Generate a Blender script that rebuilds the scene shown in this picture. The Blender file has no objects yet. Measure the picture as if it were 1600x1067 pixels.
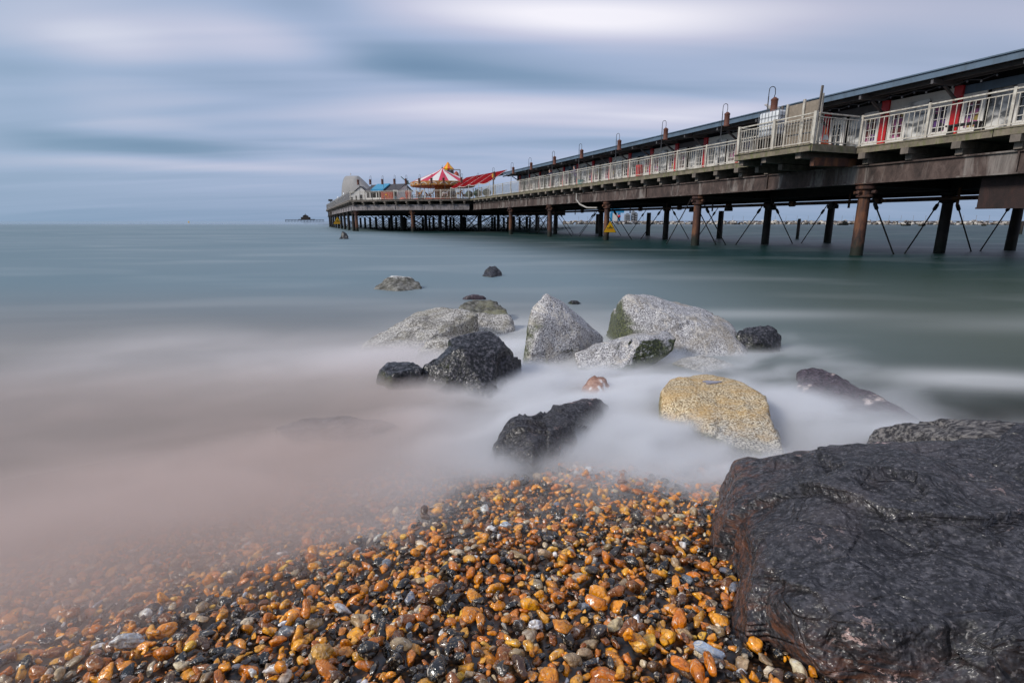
import bpy, bmesh, math, random
import numpy as np
from mathutils import Vector, Matrix
R = math.radians
C = bpy.context.scene.collection
SC = bpy.context.scene
random.seed(7); RNG = np.random.default_rng(11)

# ------------------------------------------------------------------ camera
F = 820.0; HC = 1.5
PIT = math.atan(187.5 / F); CP, SP = math.cos(PIT), math.sin(PIT)
cam = bpy.data.cameras.new('camera'); co = bpy.data.objects.new('camera', cam); C.objects.link(co)
cam.sensor_width = 36; cam.lens = 36 * F / 1600; cam.clip_start = .05; cam.clip_end = 20000
co.location = (0, 0, HC); co.rotation_euler = (math.pi / 2 - PIT, 0, 0); SC.camera = co
def ray(px, py):
    u = (533.5 - py) / F
    return Vector(((px - 800) / F, CP + u * SP, u * CP - SP))
def atz(px, py, z=0.0):
    d = ray(px, py); return Vector((0, 0, HC)) + d * ((z - HC) / d.z)
def aty(px, py, Y):
    d = ray(px, py); return Vector((0, 0, HC)) + d * (Y / d.y)
def lin(*c):
    return tuple((x / 12.92 if x <= .04045 else ((x + .055) / 1.055) ** 2.4) for x in (v / 255 for v in c)) + (1,)

SC.view_settings.view_transform = 'Standard'; SC.view_settings.look = 'None'
SC.view_settings.exposure = 0.35; SC.view_settings.gamma = 1
SC.render.engine = 'CYCLES'
SC.cycles.use_denoising = True; SC.cycles.use_adaptive_sampling = True; SC.cycles.adaptive_threshold = .025
SC.cycles.volume_bounces = 3; SC.cycles.max_bounces = 8; SC.cycles.transparent_max_bounces = 16
SC.cycles.volume_step_rate = 1.0; SC.cycles.volume_max_steps = 80
SC.cycles.diffuse_bounces = 3; SC.cycles.glossy_bounces = 3; SC.cycles.transmission_bounces = 2
SC.cycles.caustics_reflective = False; SC.cycles.caustics_refractive = False

# ------------------------------------------------------------------ node helper
class NT:
    def __init__(s, tree): s.t = tree; s.n = tree.nodes; s.l = tree.links
    def node(s, typ, **kw):
        n = s.n.new(typ)
        for k, v in kw.items(): setattr(n, k, v)
        return n
    def link(s, a, b): s.l.new(a, b)
    def setin(s, sock, v):
        if isinstance(v, bpy.types.NodeSocket): s.l.new(v, sock)
        else: sock.default_value = v
    def m(s, op, a, b=None, c=None, clamp=False):
        n = s.node('ShaderNodeMath', operation=op, use_clamp=clamp)
        for i, v in enumerate((a, b, c)):
            if v is not None: s.setin(n.inputs[i], v)
        return n.outputs[0]
    def mix(s, f, a, b, mode='MIX'):
        n = s.node('ShaderNodeMix', data_type='RGBA', blend_type=mode)
        s.setin(n.inputs[0], f); s.setin(n.inputs[6], a); s.setin(n.inputs[7], b)
        return n.outputs[2]
    def ramp(s, f, stops, interp='LINEAR'):
        n = s.node('ShaderNodeValToRGB'); r = n.color_ramp; r.interpolation = interp
        while len(r.elements) < len(stops): r.elements.new(.5)
        for e, (p, c) in zip(r.elements, stops):
            e.position = p; e.color = c if not isinstance(c, (int, float)) else (c, c, c, 1)
        s.setin(n.inputs[0], f); return n.outputs[0]
    def noise(s, vec, scale=5, detail=4, rough=.55, dist=0, out=0):
        n = s.node('ShaderNodeTexNoise'); s.l.new(vec, n.inputs['Vector'])
        n.inputs['Scale'].default_value = scale; n.inputs['Detail'].default_value = detail
        n.inputs['Roughness'].default_value = rough; n.inputs['Distortion'].default_value = dist
        return n.outputs[out]
    def vor(s, vec, scale=5, feature='F1', out='Distance', rnd=1):
        n = s.node('ShaderNodeTexVoronoi', feature=feature); s.l.new(vec, n.inputs['Vector'])
        n.inputs['Scale'].default_value = scale; n.inputs['Randomness'].default_value = rnd
        return n.outputs[out]
    def map(s, vec, scale=(1, 1, 1), rot=(0, 0, 0), loc=(0, 0, 0)):
        n = s.node('ShaderNodeMapping'); s.l.new(vec, n.inputs[0])
        n.inputs['Scale'].default_value = scale; n.inputs['Rotation'].default_value = rot; n.inputs['Location'].default_value = loc
        return n.outputs[0]
    def rng(s, v, a, b, c=0.0, d=1.0, smooth=False):
        n = s.node('ShaderNodeMapRange'); n.clamp = True
        if smooth: n.interpolation_type = 'SMOOTHSTEP'
        for i, x in enumerate((v, a, b, c, d)): s.setin(n.inputs[i], x)
        return n.outputs[0]
    def sep(s, v):
        n = s.node('ShaderNodeSeparateXYZ'); s.l.new(v, n.inputs[0]); return n.outputs
    def comb(s, x, y, z):
        n = s.node('ShaderNodeCombineXYZ')
        for i, v in enumerate((x, y, z)): s.setin(n.inputs[i], v)
        return n.outputs[0]
def newmat(name):
    m = bpy.data.materials.new(name); m.use_nodes = True
    t = NT(m.node_tree); p = m.node_tree.nodes['Principled BSDF']
    t.obj = t.node('ShaderNodeTexCoord').outputs['Object']
    g = t.node('ShaderNodeNewGeometry'); t.pos = g.outputs['Position']; t.nrm = g.outputs['Normal']
    t.p = p; return m, t, p
def bump(t, h, strength=.5, dist=.01, prev=None):
    b = t.node('ShaderNodeBump'); b.inputs['Strength'].default_value = strength; b.inputs['Distance'].default_value = dist
    t.link(h, b.inputs['Height'])
    if prev is not None: t.link(prev, b.inputs['Normal'])
    t.link(b.outputs[0], t.p.inputs['Normal']); return b.outputs[0]

# ------------------------------------------------------------------ world: overcast streaked sky
SUN_EL, SUN_AZ = R(34), R(-114)     # azimuth from +Y towards +X
w = bpy.data.worlds.new('World'); SC.world = w; w.use_nodes = True
T = NT(w.node_tree); bg = w.node_tree.nodes['Background']
D = T.node('ShaderNodeTexCoord').outputs['Generated']
x, y, z = T.sep(D)
az = T.m('ARCTAN2', x, y); el = T.m('ARCSINE', z)
zz = T.m('ADD', T.m('MAXIMUM', z, 0.0), .10)
u = T.m('DIVIDE', x, zz); v = T.m('DIVIDE', y, zz)
wv = T.comb(T.m('MULTIPLY', u, .16), T.m('ADD', T.m('MULTIPLY', v, .55), T.m('MULTIPLY', u, -.09)), 0.0)
n1 = T.noise(wv, 1.5, 3, .42, .6)
wv2 = T.comb(T.m('MULTIPLY', u, .13), T.m('MULTIPLY', v, .9), 3.7)
n2 = T.noise(wv2, 3.0, 2, .45, .4)
nn = T.m('ADD', T.m('MULTIPLY', n1, .7), T.m('MULTIPLY', n2, .3))
nn = T.m('SUBTRACT', nn, .5); nn = T.m('MULTIPLY', nn, T.rng(el, 0.0, R(14), .35, 1.0, True))
cover = T.m('ADD', T.m('MULTIPLY', nn, 1.35), .53)
def azel(px, py):
    d = ray(px, py).normalized(); return math.atan2(d.x, d.y), math.asin(d.z)
BL = [(800, 112, 330, 42, -.30), (620, 95, 140, 30, -.20), (1120, 120, 200, 38, -.10), (160, 222, 330, 26, -.25), (30, 160, 140, 90, -.16), (300, 238, 160, 16, -.14),
      (340, 120, 330, 40, -.12), (480, 8, 130, 50, -.16), (760, 168, 420, 24, .26), (930, 24, 420, 42, .50), (420, 66, 160, 40, .12), (150, 60, 190, 50, .26), (1080, 178, 230, 22, .26),
      (380, 262, 300, 10, .18), (1420, 40, 420, 120, -.06), (650, 205, 400, 14, -.08), (900, 225, 300, 12, -.16), (600, 240, 250, 10, -.14), (1150, 235, 260, 25, -.05)]
for px, py, sx, sy, a in BL:
    a0, e0 = azel(px, py); a1, _ = azel(px + sx / 2, py); a2, _ = azel(px - sx / 2, py); _, e1 = azel(px, py - sy / 2); _, e2 = azel(px, py + sy / 2)
    qa = T.m('POWER', T.m('DIVIDE', T.m('SUBTRACT', az, a0), (a1 - a2) * .5), 2.0)
    tlt = {800: -.10, 620: -.06, 1120: -.08, 160: -.03, 930: -.07, 760: .03}.get(px, 0.0)
    qe = T.m('POWER', T.m('DIVIDE', T.m('SUBTRACT', T.m('SUBTRACT', el, e0), T.m('MULTIPLY', T.m('SUBTRACT', az, a0), tlt)), (e1 - e2) * .9), 2.0)
    g = T.m('MULTIPLY', T.m('EXPONENT', T.m('MULTIPLY', T.m('ADD', T.m('MULTIPLY', qa, .4), qe), -1.0)), a)
    cover = T.m('ADD', cover, g)
cover = T.m('MULTIPLY', cover, T.rng(el, 0.0, R(7), .62, 1.0, True))
cl = T.ramp(cover, [(0, lin(94, 122, 150)), (.22, lin(116, 139, 166)), (.45, lin(148, 163, 190)), (.68, lin(180, 183, 203)), (1, lin(224, 222, 230))])
cl = T.mix(T.rng(az, R(-60), R(-15), .30, 0.0, True), cl, lin(124, 158, 176))
cl = T.mix(T.m('MULTIPLY', T.rng(az, R(5), R(45), 0.0, .5, True), T.rng(el, R(4), R(20), 0.0, 1.0, True)), cl, lin(158, 158, 174))
# brighter cloud overhead, out of the picture, as under any overcast sky
gain = T.m('ADD', 1.0, T.rng(el, R(30), R(70), 0.0, .25, True))
sc_ = T.node('ShaderNodeVectorMath', operation='SCALE'); T.link(cl, sc_.inputs[0]); T.link(T.m('MULTIPLY', gain, 10.0), sc_.inputs['Scale'])
sky = T.node('ShaderNodeTexSky', sky_type='NISHITA'); sky.sun_disc = False
sky.sun_elevation = SUN_EL; sky.sun_rotation = SUN_AZ; sky.altitude = 0; sky.dust_density = 3
T.link(T.mix(.94, sky.outputs[0], sc_.outputs[0]), bg.inputs['Color']); bg.inputs['Strength'].default_value = .1
w.cycles.sampling_method = 'MANUAL'; w.cycles.sample_map_resolution = 512
sun = bpy.data.lights.new('sun', 'SUN'); sun.energy = 2.0; sun.angle = R(12); sun.color = (1, .95, .88)
so = bpy.data.objects.new('sun', sun); C.objects.link(so)
sd = Vector((math.sin(SUN_AZ) * math.cos(SUN_EL), math.cos(SUN_AZ) * math.cos(SUN_EL), math.sin(SUN_EL)))
so.rotation_euler = sd.to_track_quat('Z', 'Y').to_euler()

# ------------------------------------------------------------------ mesh helpers
def tag(o, label=None, cat=None, group=None, kind=None):
    for k, v_ in (('label', label), ('category', cat), ('group', group), ('kind', kind)):
        if v_ is not None: o[k] = v_
    return o
def link(name, me, mat=None, parent=None):
    o = bpy.data.objects.new(name, me); C.objects.link(o)
    if mat is not None and me is not None:
        me.materials.clear(); me.materials.append(mat)
    if parent is not None: o.parent = parent
    return o
def empty(name, loc=(0, 0, 0), rz=0.0):
    o = bpy.data.objects.new(name, None); C.objects.link(o); o.location = loc; o.rotation_euler.z = rz
    o.empty_display_size = .2; return o
def mesh_np(name, V, Fc, smooth=True):
    me = bpy.data.meshes.new(name); k = Fc.shape[1]
    me.vertices.add(len(V)); me.vertices.foreach_set('co', V.astype(np.float32).ravel())
    me.loops.add(Fc.size); me.loops.foreach_set('vertex_index', Fc.astype(np.int32).ravel())
    me.polygons.add(len(Fc)); me.polygons.foreach_set('loop_start', np.arange(0, Fc.size, k, dtype=np.int32))
    try: me.polygons.foreach_set('loop_total', np.full(len(Fc), k, dtype=np.int32))
    except Exception: pass
    me.update(calc_edges=True)
    me.polygons.foreach_set('use_smooth', np.full(len(Fc), smooth)); me.update(); return me
_ico = {}
def ico(n):
    if n not in _ico:
        bm = bmesh.new(); bmesh.ops.create_icosphere(bm, subdivisions=n, radius=1)
        _ico[n] = (np.array([v_.co[:] for v_ in bm.verts]), np.array([[q.index for q in f.verts] for f in bm.faces])); bm.free()
    return _ico[n]
_perm = np.random.default_rng(3).permutation(4096); _grad = np.random.default_rng(4).normal(size=(4096, 3)); _grad /= np.linalg.norm(_grad, axis=1)[:, None]
def perlin(P):
    I = np.floor(P).astype(np.int64); f = P - I; s = f * f * f * (f * (f * 6 - 15) + 10); out = 0
    for dx in (0, 1):
        for dy in (0, 1):
            for dz in (0, 1):
                h = _perm[(I[:, 2] + dz + _perm[(I[:, 1] + dy + _perm[(I[:, 0] + dx) & 4095]) & 4095]) & 4095]
                g = _grad[h]; dd = f - np.array([dx, dy, dz])
                wgt = (s[:, 0] if dx else 1 - s[:, 0]) * (s[:, 1] if dy else 1 - s[:, 1]) * (s[:, 2] if dz else 1 - s[:, 2])
                out = out + wgt * (g * dd).sum(1)
    return out
def fbm(P, oct=4, gain=.5, ridge=False):
    a, o = 1.0, 0
    for i in range(oct):
        n = perlin(P * 2 ** i + i * 17.3)
        if ridge: n = .5 - np.abs(n) * 2
        o = o + a * n; a *= gain
    return o

# ------------------------------------------------------------------ beach, sea, mist
def shore(X):           # Y of the waterline on the shingle
    X = np.asarray(X, float)
    t = -(X + .1)
    sp = np.log1p(np.exp(np.clip(t * 3.5, -30, 30))) / 3.5
    return 2.66 - .62 * sp
def beach_z(X, Y):
    s = shore(X) - np.asarray(Y)
    up = .235 * s
    dn = np.where(s < 0, -0.7 * (1 - np.exp(.235 * np.minimum(s, 0) / .7)), up)
    zz_ = np.where(s > 0, up, dn)
    zz_ = np.minimum(zz_, .75 + .04 * (zz_ - .75))
    return zz_ + .065 * np.exp(-((X - .45) / .5) ** 2 - ((Y - 3.0) / .28) ** 2)
xs = np.concatenate([-np.geomspace(4000, 4, 26), np.linspace(-3.6, 4, 70), np.geomspace(4.5, 4000, 26)])
ys = np.concatenate([-np.geomspace(60, 1, 10), np.linspace(-.5, 6, 70), np.geomspace(6.5, 9000, 34)])
gx, gy = np.meshgrid(xs, ys); V = np.stack([gx, gy, beach_z(gx, gy) - .045], -1).reshape(-1, 3)
ii = np.arange(len(xs) * len(ys)).reshape(len(ys), len(xs))
Fq = np.stack([ii[:-1, :-1], ii[:-1, 1:], ii[1:, 1:], ii[1:, :-1]], -1).reshape(-1, 4)
m, t, p = newmat('shingle_bed')
vc = t.vor(t.pos, 60, out='Color'); vd = t.vor(t.pos, 60)
col = t.ramp(t.sep(vc)[0], [(0, (.02, .018, .018, 1)), (.3, (.05, .022, .008, 1)), (.6, (.14, .055, .012, 1)), (1, (.10, .07, .05, 1))])
t.link(t.mix(t.rng(vd, .25, .6), col, (.01, .007, .005, 1)), p.inputs['Base Color']); p.inputs['Roughness'].default_value = .3
bump(t, vd, -1.0, .02)
tag(link('beach', mesh_np('beach', V, Fq), m), kind='structure')

# sea surface: one sheet; clear over the shallows, murky where it is deep
xs = np.concatenate([-np.geomspace(9000, 8, 30), np.linspace(-7.5, 7.5, 60), np.geomspace(8, 9000, 30)])
ys = np.concatenate([np.linspace(.9, 10, 50), np.geomspace(10.5, 15000, 46)])
gx, gy = np.meshgrid(xs, ys); V = np.stack([gx, gy, gx * 0], -1).reshape(-1, 3)
ii = np.arange(len(xs) * len(ys)).reshape(len(ys), len(xs))
Fq = np.stack([ii[:-1, :-1], ii[:-1, 1:], ii[1:, 1:], ii[1:, :-1]], -1).reshape(-1, 4)
me = mesh_np('sea', V, Fq)
dep = -(beach_z(gx, gy)).ravel()
at = me.attributes.new('depth', 'FLOAT', 'POINT'); at.data.foreach_set('value', dep.astype(np.float32))
m, t, p = newmat('sea_water')
X_, Y_, Z_ = t.sep(t.pos)
dn = t.node('ShaderNodeAttribute', attribute_name='depth').outputs['Fac']
def blobs(t, lst):
    o = None
    for (cx, cy, sx, sy, a, ang) in lst:
        ca, sa = math.cos(ang), math.sin(ang)
        dx = t.m('SUBTRACT', X_, cx); dy = t.m('SUBTRACT', Y_, cy)
        rx = t.m('ADD', t.m('MULTIPLY', dx, ca / sx), t.m('MULTIPLY', dy, sa / sx)); ry = t.m('ADD', t.m('MULTIPLY', dx, -sa / sy), t.m('MULTIPLY', dy, ca / sy))
        g = t.m('MULTIPLY', t.m('EXPONENT', t.m('MULTIPLY', t.m('ADD', t.m('MULTIPLY', rx, rx), t.m('MULTIPLY', ry, ry)), -1.0)), a)
        o = g if o is None else t.m('ADD', o, g)
    return o
ST = t.comb(t.m('MULTIPLY', X_, .35), Y_, 0.0)
ns = t.noise(ST, .40, 2, .4, .3)
nb = t.noise(ST, .07, 1, .4, .3)
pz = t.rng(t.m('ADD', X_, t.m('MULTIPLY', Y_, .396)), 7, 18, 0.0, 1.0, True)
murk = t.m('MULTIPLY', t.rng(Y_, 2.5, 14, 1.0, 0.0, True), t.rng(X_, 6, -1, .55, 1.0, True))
deepc = t.mix(pz, t.mix(t.rng(nb, .35, .65), (.135, .20, .225, 1), (.175, .235, .26, 1)), t.mix(t.rng(nb, .35, .65), (.003, .024, .022, 1), (.007, .036, .032, 1)))  # paler base stands in for weak sky reflection; dark base by the pier
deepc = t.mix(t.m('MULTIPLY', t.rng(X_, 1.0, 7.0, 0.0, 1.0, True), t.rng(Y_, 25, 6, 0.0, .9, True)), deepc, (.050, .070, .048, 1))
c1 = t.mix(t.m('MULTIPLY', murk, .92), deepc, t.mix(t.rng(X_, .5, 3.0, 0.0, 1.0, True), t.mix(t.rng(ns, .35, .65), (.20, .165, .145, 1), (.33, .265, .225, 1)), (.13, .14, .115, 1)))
foam = t.m('ADD', blobs(t, [(4.6, 4.85, 1.0, .36, 1.15, -.1), (3.6, 8.6, 2.4, .5, .30, 0), (0.2, 7.6, 1.7, .8, .40, 0), (1.3, 6.4, 1.2, .7, .3, 0), (-1.0, 5.8, 1.2, .5, .2, 0), (7.5, 7.6, 2.0, .6, .15, 0)]),
           t.m('MULTIPLY', t.rng(ns, .5, .75), .12), clamp=True)
c1 = t.mix(foam, c1, (.72, .72, .70, 1))
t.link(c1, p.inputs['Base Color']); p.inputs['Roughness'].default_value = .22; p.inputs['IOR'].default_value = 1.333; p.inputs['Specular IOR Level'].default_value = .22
t.link(t.rng(Y_, 110, 400, .45, .12, True), p.inputs['Roughness'])
al = t.m('MULTIPLY', t.rng(dn, .10, .55, 0.0, 1.0, True), 1.0)
t.link(al, p.inputs['Alpha'])
nbump = t.noise(t.comb(t.m('MULTIPLY', X_, .25), Y_, 0.0), .9, 3, .5)
bump(t, t.m('MULTIPLY', nbump, t.rng(Y_, 8, 30, 1.0, 0.15)), .2, .05)
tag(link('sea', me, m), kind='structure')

# spray and milky surf: an airy volume that thins out with height above the water
def vol_box(name, x0, x1, y0, y1, z0, z1, mat):
    bm = bmesh.new(); bmesh.ops.create_cube(bm, size=1)
    for v_ in bm.verts: v_.co = Vector(((x0 + x1) / 2 + v_.co.x * (x1 - x0), (y0 + y1) / 2 + v_.co.y * (y1 - y0), (z0 + z1) / 2 + v_.co.z * (z1 - z0)))
    me = bpy.data.meshes.new(name); bm.to_mesh(me); bm.free(); return link(name, me, mat)
m = bpy.data.materials.new('surf_mist'); m.use_nodes = True; t = NT(m.node_tree)
for n in list(t.n):
    if n.type == 'BSDF_PRINCIPLED': t.n.remove(n)
g = t.node('ShaderNodeNewGeometry'); X_, Y_, Z_ = t.sep(g.outputs['Position']); P_ = g.outputs['Position']
n1 = t.noise(t.comb(t.m('MULTIPLY', X_, .55), t.m('ADD', Y_, t.m('MULTIPLY', X_, -.25)), Z_), 2.1, 2, .5, .5)
hl = t.m('EXPONENT', t.m('DIVIDE', t.m('MAXIMUM', Z_, 0.0), t.rng(X_, -1.3, 0.0, -.065, -.032, True)))
mb = blobs(t, [(.85, 3.95, .6, .36, 1.7, .3), (.25, 4.7, .85, .45, 1.3, 0), (1.25, 4.5, .8, .4, 1.2, -.3), (-.7, 5.55, 1.3, .5, .7, 0.1),
                (-1.7, 2.85, 1.7, .55, .32, .48), (2.05, 4.2, .9, .28, .7, -.5), (.6, 5.8, 1.3, .6, .8, 0), (-.35, 3.75, .5, .25, .6, .2), (1.22, 3.35, .35, .28, 1.3, 0)])
dens = t.m('MULTIPLY', t.m('ADD', mb, .085), t.rng(n1, .34, .66, t.rng(X_, -1.2, .2, .75, .15, True), t.rng(X_, -1.2, .2, 1.2, 1.75, True), True))
edge = t.m('MULTIPLY', t.rng(Y_, 7.5, 6.0, 0.0, 1.0, True), t.m('MULTIPLY', t.rng(X_, -5.9, -4.3, 0.0, 1.0, True), t.rng(X_, 4.4, 2.6, 0.0, 1.0, True)))
dens = t.m('MULTIPLY', dens, edge)
dens = t.m('MULTIPLY', t.m('MULTIPLY', dens, hl), t.rng(X_, -.9, .1, 30.0, 46.0, True))
pv = t.node('ShaderNodeVolumePrincipled'); wf = t.m('MULTIPLY', t.rng(X_, .1, -1.3, 0.0, 1.0, True), t.rng(Y_, 5.6, 3.8, .35, 1.0, True))
t.link(t.mix(wf, (.985, .985, 1.0, 1), (.90, .78, .73, 1)), pv.inputs['Color'])
pv.inputs['Density Attribute'].default_value = ''
t.link(dens, pv.inputs['Density'])
t.link(pv.outputs[0], t.n['Material Output'].inputs['Volume'])
m.cycles.volume_step_rate = .13
mist = vol_box('sea_mist', -6, 5.0, 1.3, 7.6, -.085, .13, m)
tag(mist, 'milky white surf mist drifting low over the water between the boulders', 'surf mist', kind='stuff')
# ------------------------------------------------------------------ boulders
def rock_mesh(name, pts, sub=5, soft=48, noise=(.02, 3), fine=(.006, 14), strata=None, seed=0, bot=None, bz=-.3, grow=1.06, chip=None):
    pts = [Vector(q) for q in pts]
    cen = sum(pts, Vector()) / len(pts)
    bb = pts if bot is None else [pts[i] for i in bot]
    low = [Vector((cen.x + (q.x - cen.x) * grow, cen.y + (q.y - cen.y) * grow, bz)) for q in bb]
    bm = bmesh.new()
    for q in pts + low: bm.verts.new(q)
    r = bmesh.ops.convex_hull(bm, input=bm.verts)
    geo = [e for e in r['geom_interior'] + r['geom_unused'] if isinstance(e, bmesh.types.BMVert)]
    bm.faces.ensure_lookup_table()
    HV = np.array([q[:] for q in pts + low]); c = HV.mean(0)
    bm.normal_update()
    N, Dd = [], []
    for f in bm.faces:
        n = np.array(f.normal[:]); d = float(n @ (np.array(f.verts[0].co[:]) - c))
        if d < 0: n, d = -n, -d
        if d < 1e-4: continue
        if any(n @ k > .9985 for k in N): continue
        N.append(n); Dd.append(d)
    bm.free(); N = np.array(N); Dd = np.array(Dd)
    U, Fc = ico(sub)
    span = HV.max(0) - HV.min(0); U = U * (span / span.max()) ** .7; U = U / np.linalg.norm(U, axis=1)[:, None]
    q = np.maximum(U @ N.T, 0) / Dd
    r_ = (q ** soft).sum(1) ** (-1 / soft) * 1.015
    V = c + U * r_[:, None]
    L = span.max()
    o = seed * 31.7
    disp = noise[0] * fbm(V * noise[1] + o, 3) * 2 + fine[0] * fbm(V * fine[1] + o, 4, .55, True)
    if strata:
        a, sc, ax = strata
        a3 = Vector(ax).normalized(); w_ = V @ np.array(a3[:]); warp = fbm(V * 2.2 + o, 3) * .12
        disp = disp + a * np.sin((w_ + warp) * sc) * (.6 + fbm(V * 1.7 + o, 2)) + a * .8 * fbm(np.stack([(w_ + warp) * sc * .5, V[:, 0] * 2, V[:, 1] * 2], -1), 4, .6, True)
    ch = chip if chip is not None else .035 * min(L, 1.2)
    # broken facets: every point belongs to the nearest of a set of random tilted planes
    rg_ = np.random.default_rng(100 + seed); ns_ = 46; Sd = c + (U[rg_.integers(0, len(U), ns_)]) * r_[rg_.integers(0, len(U), ns_)][:, None] * .9
    wv_ = V + .10 * L * np.stack([fbm(V * 4 / L + k_ * 9.1 + o, 3) for k_ in range(3)], 1)
    dist = ((wv_[:, None, :] - Sd[None]) ** 2).sum(2) if len(V) < 60000 else None
    if dist is None:
        idx = np.concatenate([((wv_[i:i + 20000, None, :] - Sd[None]) ** 2).sum(2).argmin(1) for i in range(0, len(V), 20000)])
    else: idx = dist.argmin(1)
    tl = rg_.normal(size=(ns_, 3)); tl /= np.linalg.norm(tl, axis=1)[:, None]; of = rg_.uniform(-.4, .4, ns_)
    disp = disp + ch * (((V - Sd[idx]) * tl[idx]).sum(1) / (L * .22) * .6 + of[idx]) * .55
    V = V + U * disp[:, None]
    V -= np.array([cen.x, cen.y, 0]); me = mesh_np(name, V, Fc); return me, (cen.x, cen.y, 0)

def rock_mat(name, kind):
    m, t, p = newmat(name); P = t.obj
    if kind in ('granite', 'granite_moss'):
        s = t.noise(P, 78, 3, .75); big = t.noise(P, 2.4, 5, .62, .8); mid = t.noise(P, 11, 3, .7, .4)
        c = t.ramp(s, [(.38, (.05, .046, .05, 1)), (.46, (.28, .265, .27, 1)), (.54, (.55, .525, .51, 1)), (.64, (.78, .76, .74, 1))])
        c = t.mix(t.rng(mid, .50, .66, 0.0, .65), c, (.16, .145, .13, 1))
        c = t.mix(t.rng(big, .50, .64, 0.0, .6), c, (.30, .245, .17, 1))
        vn = t.m('ABSOLUTE', t.m('SUBTRACT', t.noise(t.map(P, (1, 1, 1), (.5, .9, .2)), 1.5, 4, .5, .6), .5))
        c = t.mix(t.rng(vn, .012, .003, 0.0, .6), c, (.62, .56, .48, 1))
    elif kind == 'tan':
        s = t.noise(P, 80, 3, .75); big = t.noise(t.map(P, (1.2, 3.2, 3.2), (.2, .1, .5)), 2.6, 8, .68, .6)
        c = t.ramp(s, [(.38, (.11, .07, .035, 1)), (.49, (.42, .30, .155, 1)), (.58, (.74, .62, .42, 1))])
        c = t.mix(t.rng(big, .44, .62, 0.0, .65), c, (.50, .30, .10, 1)); c = t.mix(t.rng(big, .40, .30, 0.0, .7), c, (.20, .13, .06, 1))
        gr = t.ramp(s, [(.40, (.06, .055, .05, 1)), (.50, (.34, .31, .26, 1)), (.62, (.60, .56, .49, 1))])
        xx, yy, zz_ = t.sep(P)
        low = t.rng(t.m('ADD', t.m('ADD', t.m('SUBTRACT', zz_, t.m('MULTIPLY', xx, .12)), t.m('MULTIPLY', yy, .15)), t.m('MULTIPLY', t.noise(P, 6, 6, .7), .55)), .22, .42, 1.0, 0.0)
        c = t.mix(low, c, gr)
    elif kind == 'black':
        s = t.noise(P, 34, 3, .7); big = t.noise(P, 3, 6, .65, .6)
        c = t.ramp(s, [(.43, (.002, .002, .003, 1)), (.51, (.012, .012, .014, 1)), (.60, (.085, .078, .085, 1))])
        c = t.mix(t.rng(big, .60, .78, 0.0, .6), c, (.16, .085, .07, 1))
    elif kind in ('basalt', 'basalt_plain'):
        s = t.noise(P, 48, 3, .72, .1); big = t.noise(P, 2.2, 8, .66, .5)
        ck = t.vor(t.map(P, (1, 1.5, 2.2), (.2, .1, -.5)), 3.4, 'DISTANCE_TO_EDGE')
        mid = t.noise(t.map(P, (1, 1.6, 1.6), (.1, 0, -.4)), 6, 8, .7, .4)
        c = t.ramp(s, [(.38, (.011, .010, .011, 1)), (.50, (.030, .028, .031, 1)), (.66, (.080, .074, .079, 1))])
        c = t.mix(t.rng(mid, .50, .40, 0.0, .55), c, (.010, .009, .011, 1)); c = t.mix(t.rng(big, .50, .62, 0.0, .45), c, (.085, .070, .072, 1)); c = t.mix(t.rng(t.noise(P, 100, 1, .5), .62, .72, 0.0, .55), c, (.20, .18, .18, 1))
        c = t.mix(t.m('MULTIPLY', t.rng(ck, .022, .0, 0.0, .8), t.rng(mid, .45, .6)), c, (.006, .005, .005, 1))
        sp = t.m('MULTIPLY', t.rng(t.noise(P, 22, 5, .75, .5), .59, .63), t.rng(t.noise(P, 1.9, 2, .5), .53, .60))
        c = t.mix(sp, c, (.55, .38, .34, 1))
        vein = t.m('MULTIPLY', t.rng(t.m('ABSOLUTE', t.m('SUBTRACT', t.noise(t.map(P, (1, 2, 2), (0, 0, .9)), 1.1, 2, .4), .5)), .0022, .0, 0.0, .8), t.rng(t.noise(P, 5, 4, .7), .56, .62))
        c = t.mix(vein, c, (.42, .30, .27, 1))
        zz_ = t.sep(P)[2]
        br = t.m('MULTIPLY', t.rng(t.noise(t.map(P, (2, 5, 9)), 4, 7, .7, .5), .47, .62), t.rng(t.m('ADD', zz_, t.m('MULTIPLY', big, .12)), 0.52, .42))
        if kind == 'basalt': c = t.mix(br, c, (.13, .055, .032, 1))
    elif kind == 'slate':
        a = t.map(P, (1, 2.6, 5), (.25, .1, -.12)); s = t.noise(a, 11, 3, .7, .3)
        c = t.ramp(s, [(.42, (.018, .015, .015, 1)), (.50, (.075, .066, .062, 1)), (.62, (.19, .17, .15, 1))])
    elif kind == 'purple':
        s = t.noise(P, 30, 5, .65); big = t.noise(P, 2.6, 4, .6, .5)
        c = t.ramp(s, [(.36, (.012, .009, .011, 1)), (.7, (.10, .06, .075, 1))]); c = t.mix(t.rng(big, .6, .66), c, (.60, .48, .42, 1))
    elif kind == 'rusty':
        s = t.noise(P, 12, 5, .65); c = t.ramp(s, [(.35, (.20, .085, .05, 1)), (.52, (.42, .24, .17, 1)), (.60, (.8, .78, .76, 1))])
    elif kind in ('crest', 'mossy'):
        s = t.noise(P, 9, 6, .7); nzz = t.sep(t.nrm)[2]
        c = t.ramp(s, [(.35, (.03, .028, .02, 1)), (.5, (.13, .12, .095, 1)), (.68, (.30, .28, .24, 1))])
        if kind == 'crest': c = t.mix(t.rng(t.m('ADD', t.sep(t.pos)[2], t.m('MULTIPLY', t.m('SUBTRACT', s, .5), .25)), .22, .27, 0.0, .9), c, (.66, .64, .60, 1))
        else: c = t.mix(t.rng(t.noise(P, 4, 4), .45, .6, 0.0, .7), c, (.20, .19, .10, 1))
    elif kind == 'pale':
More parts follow.
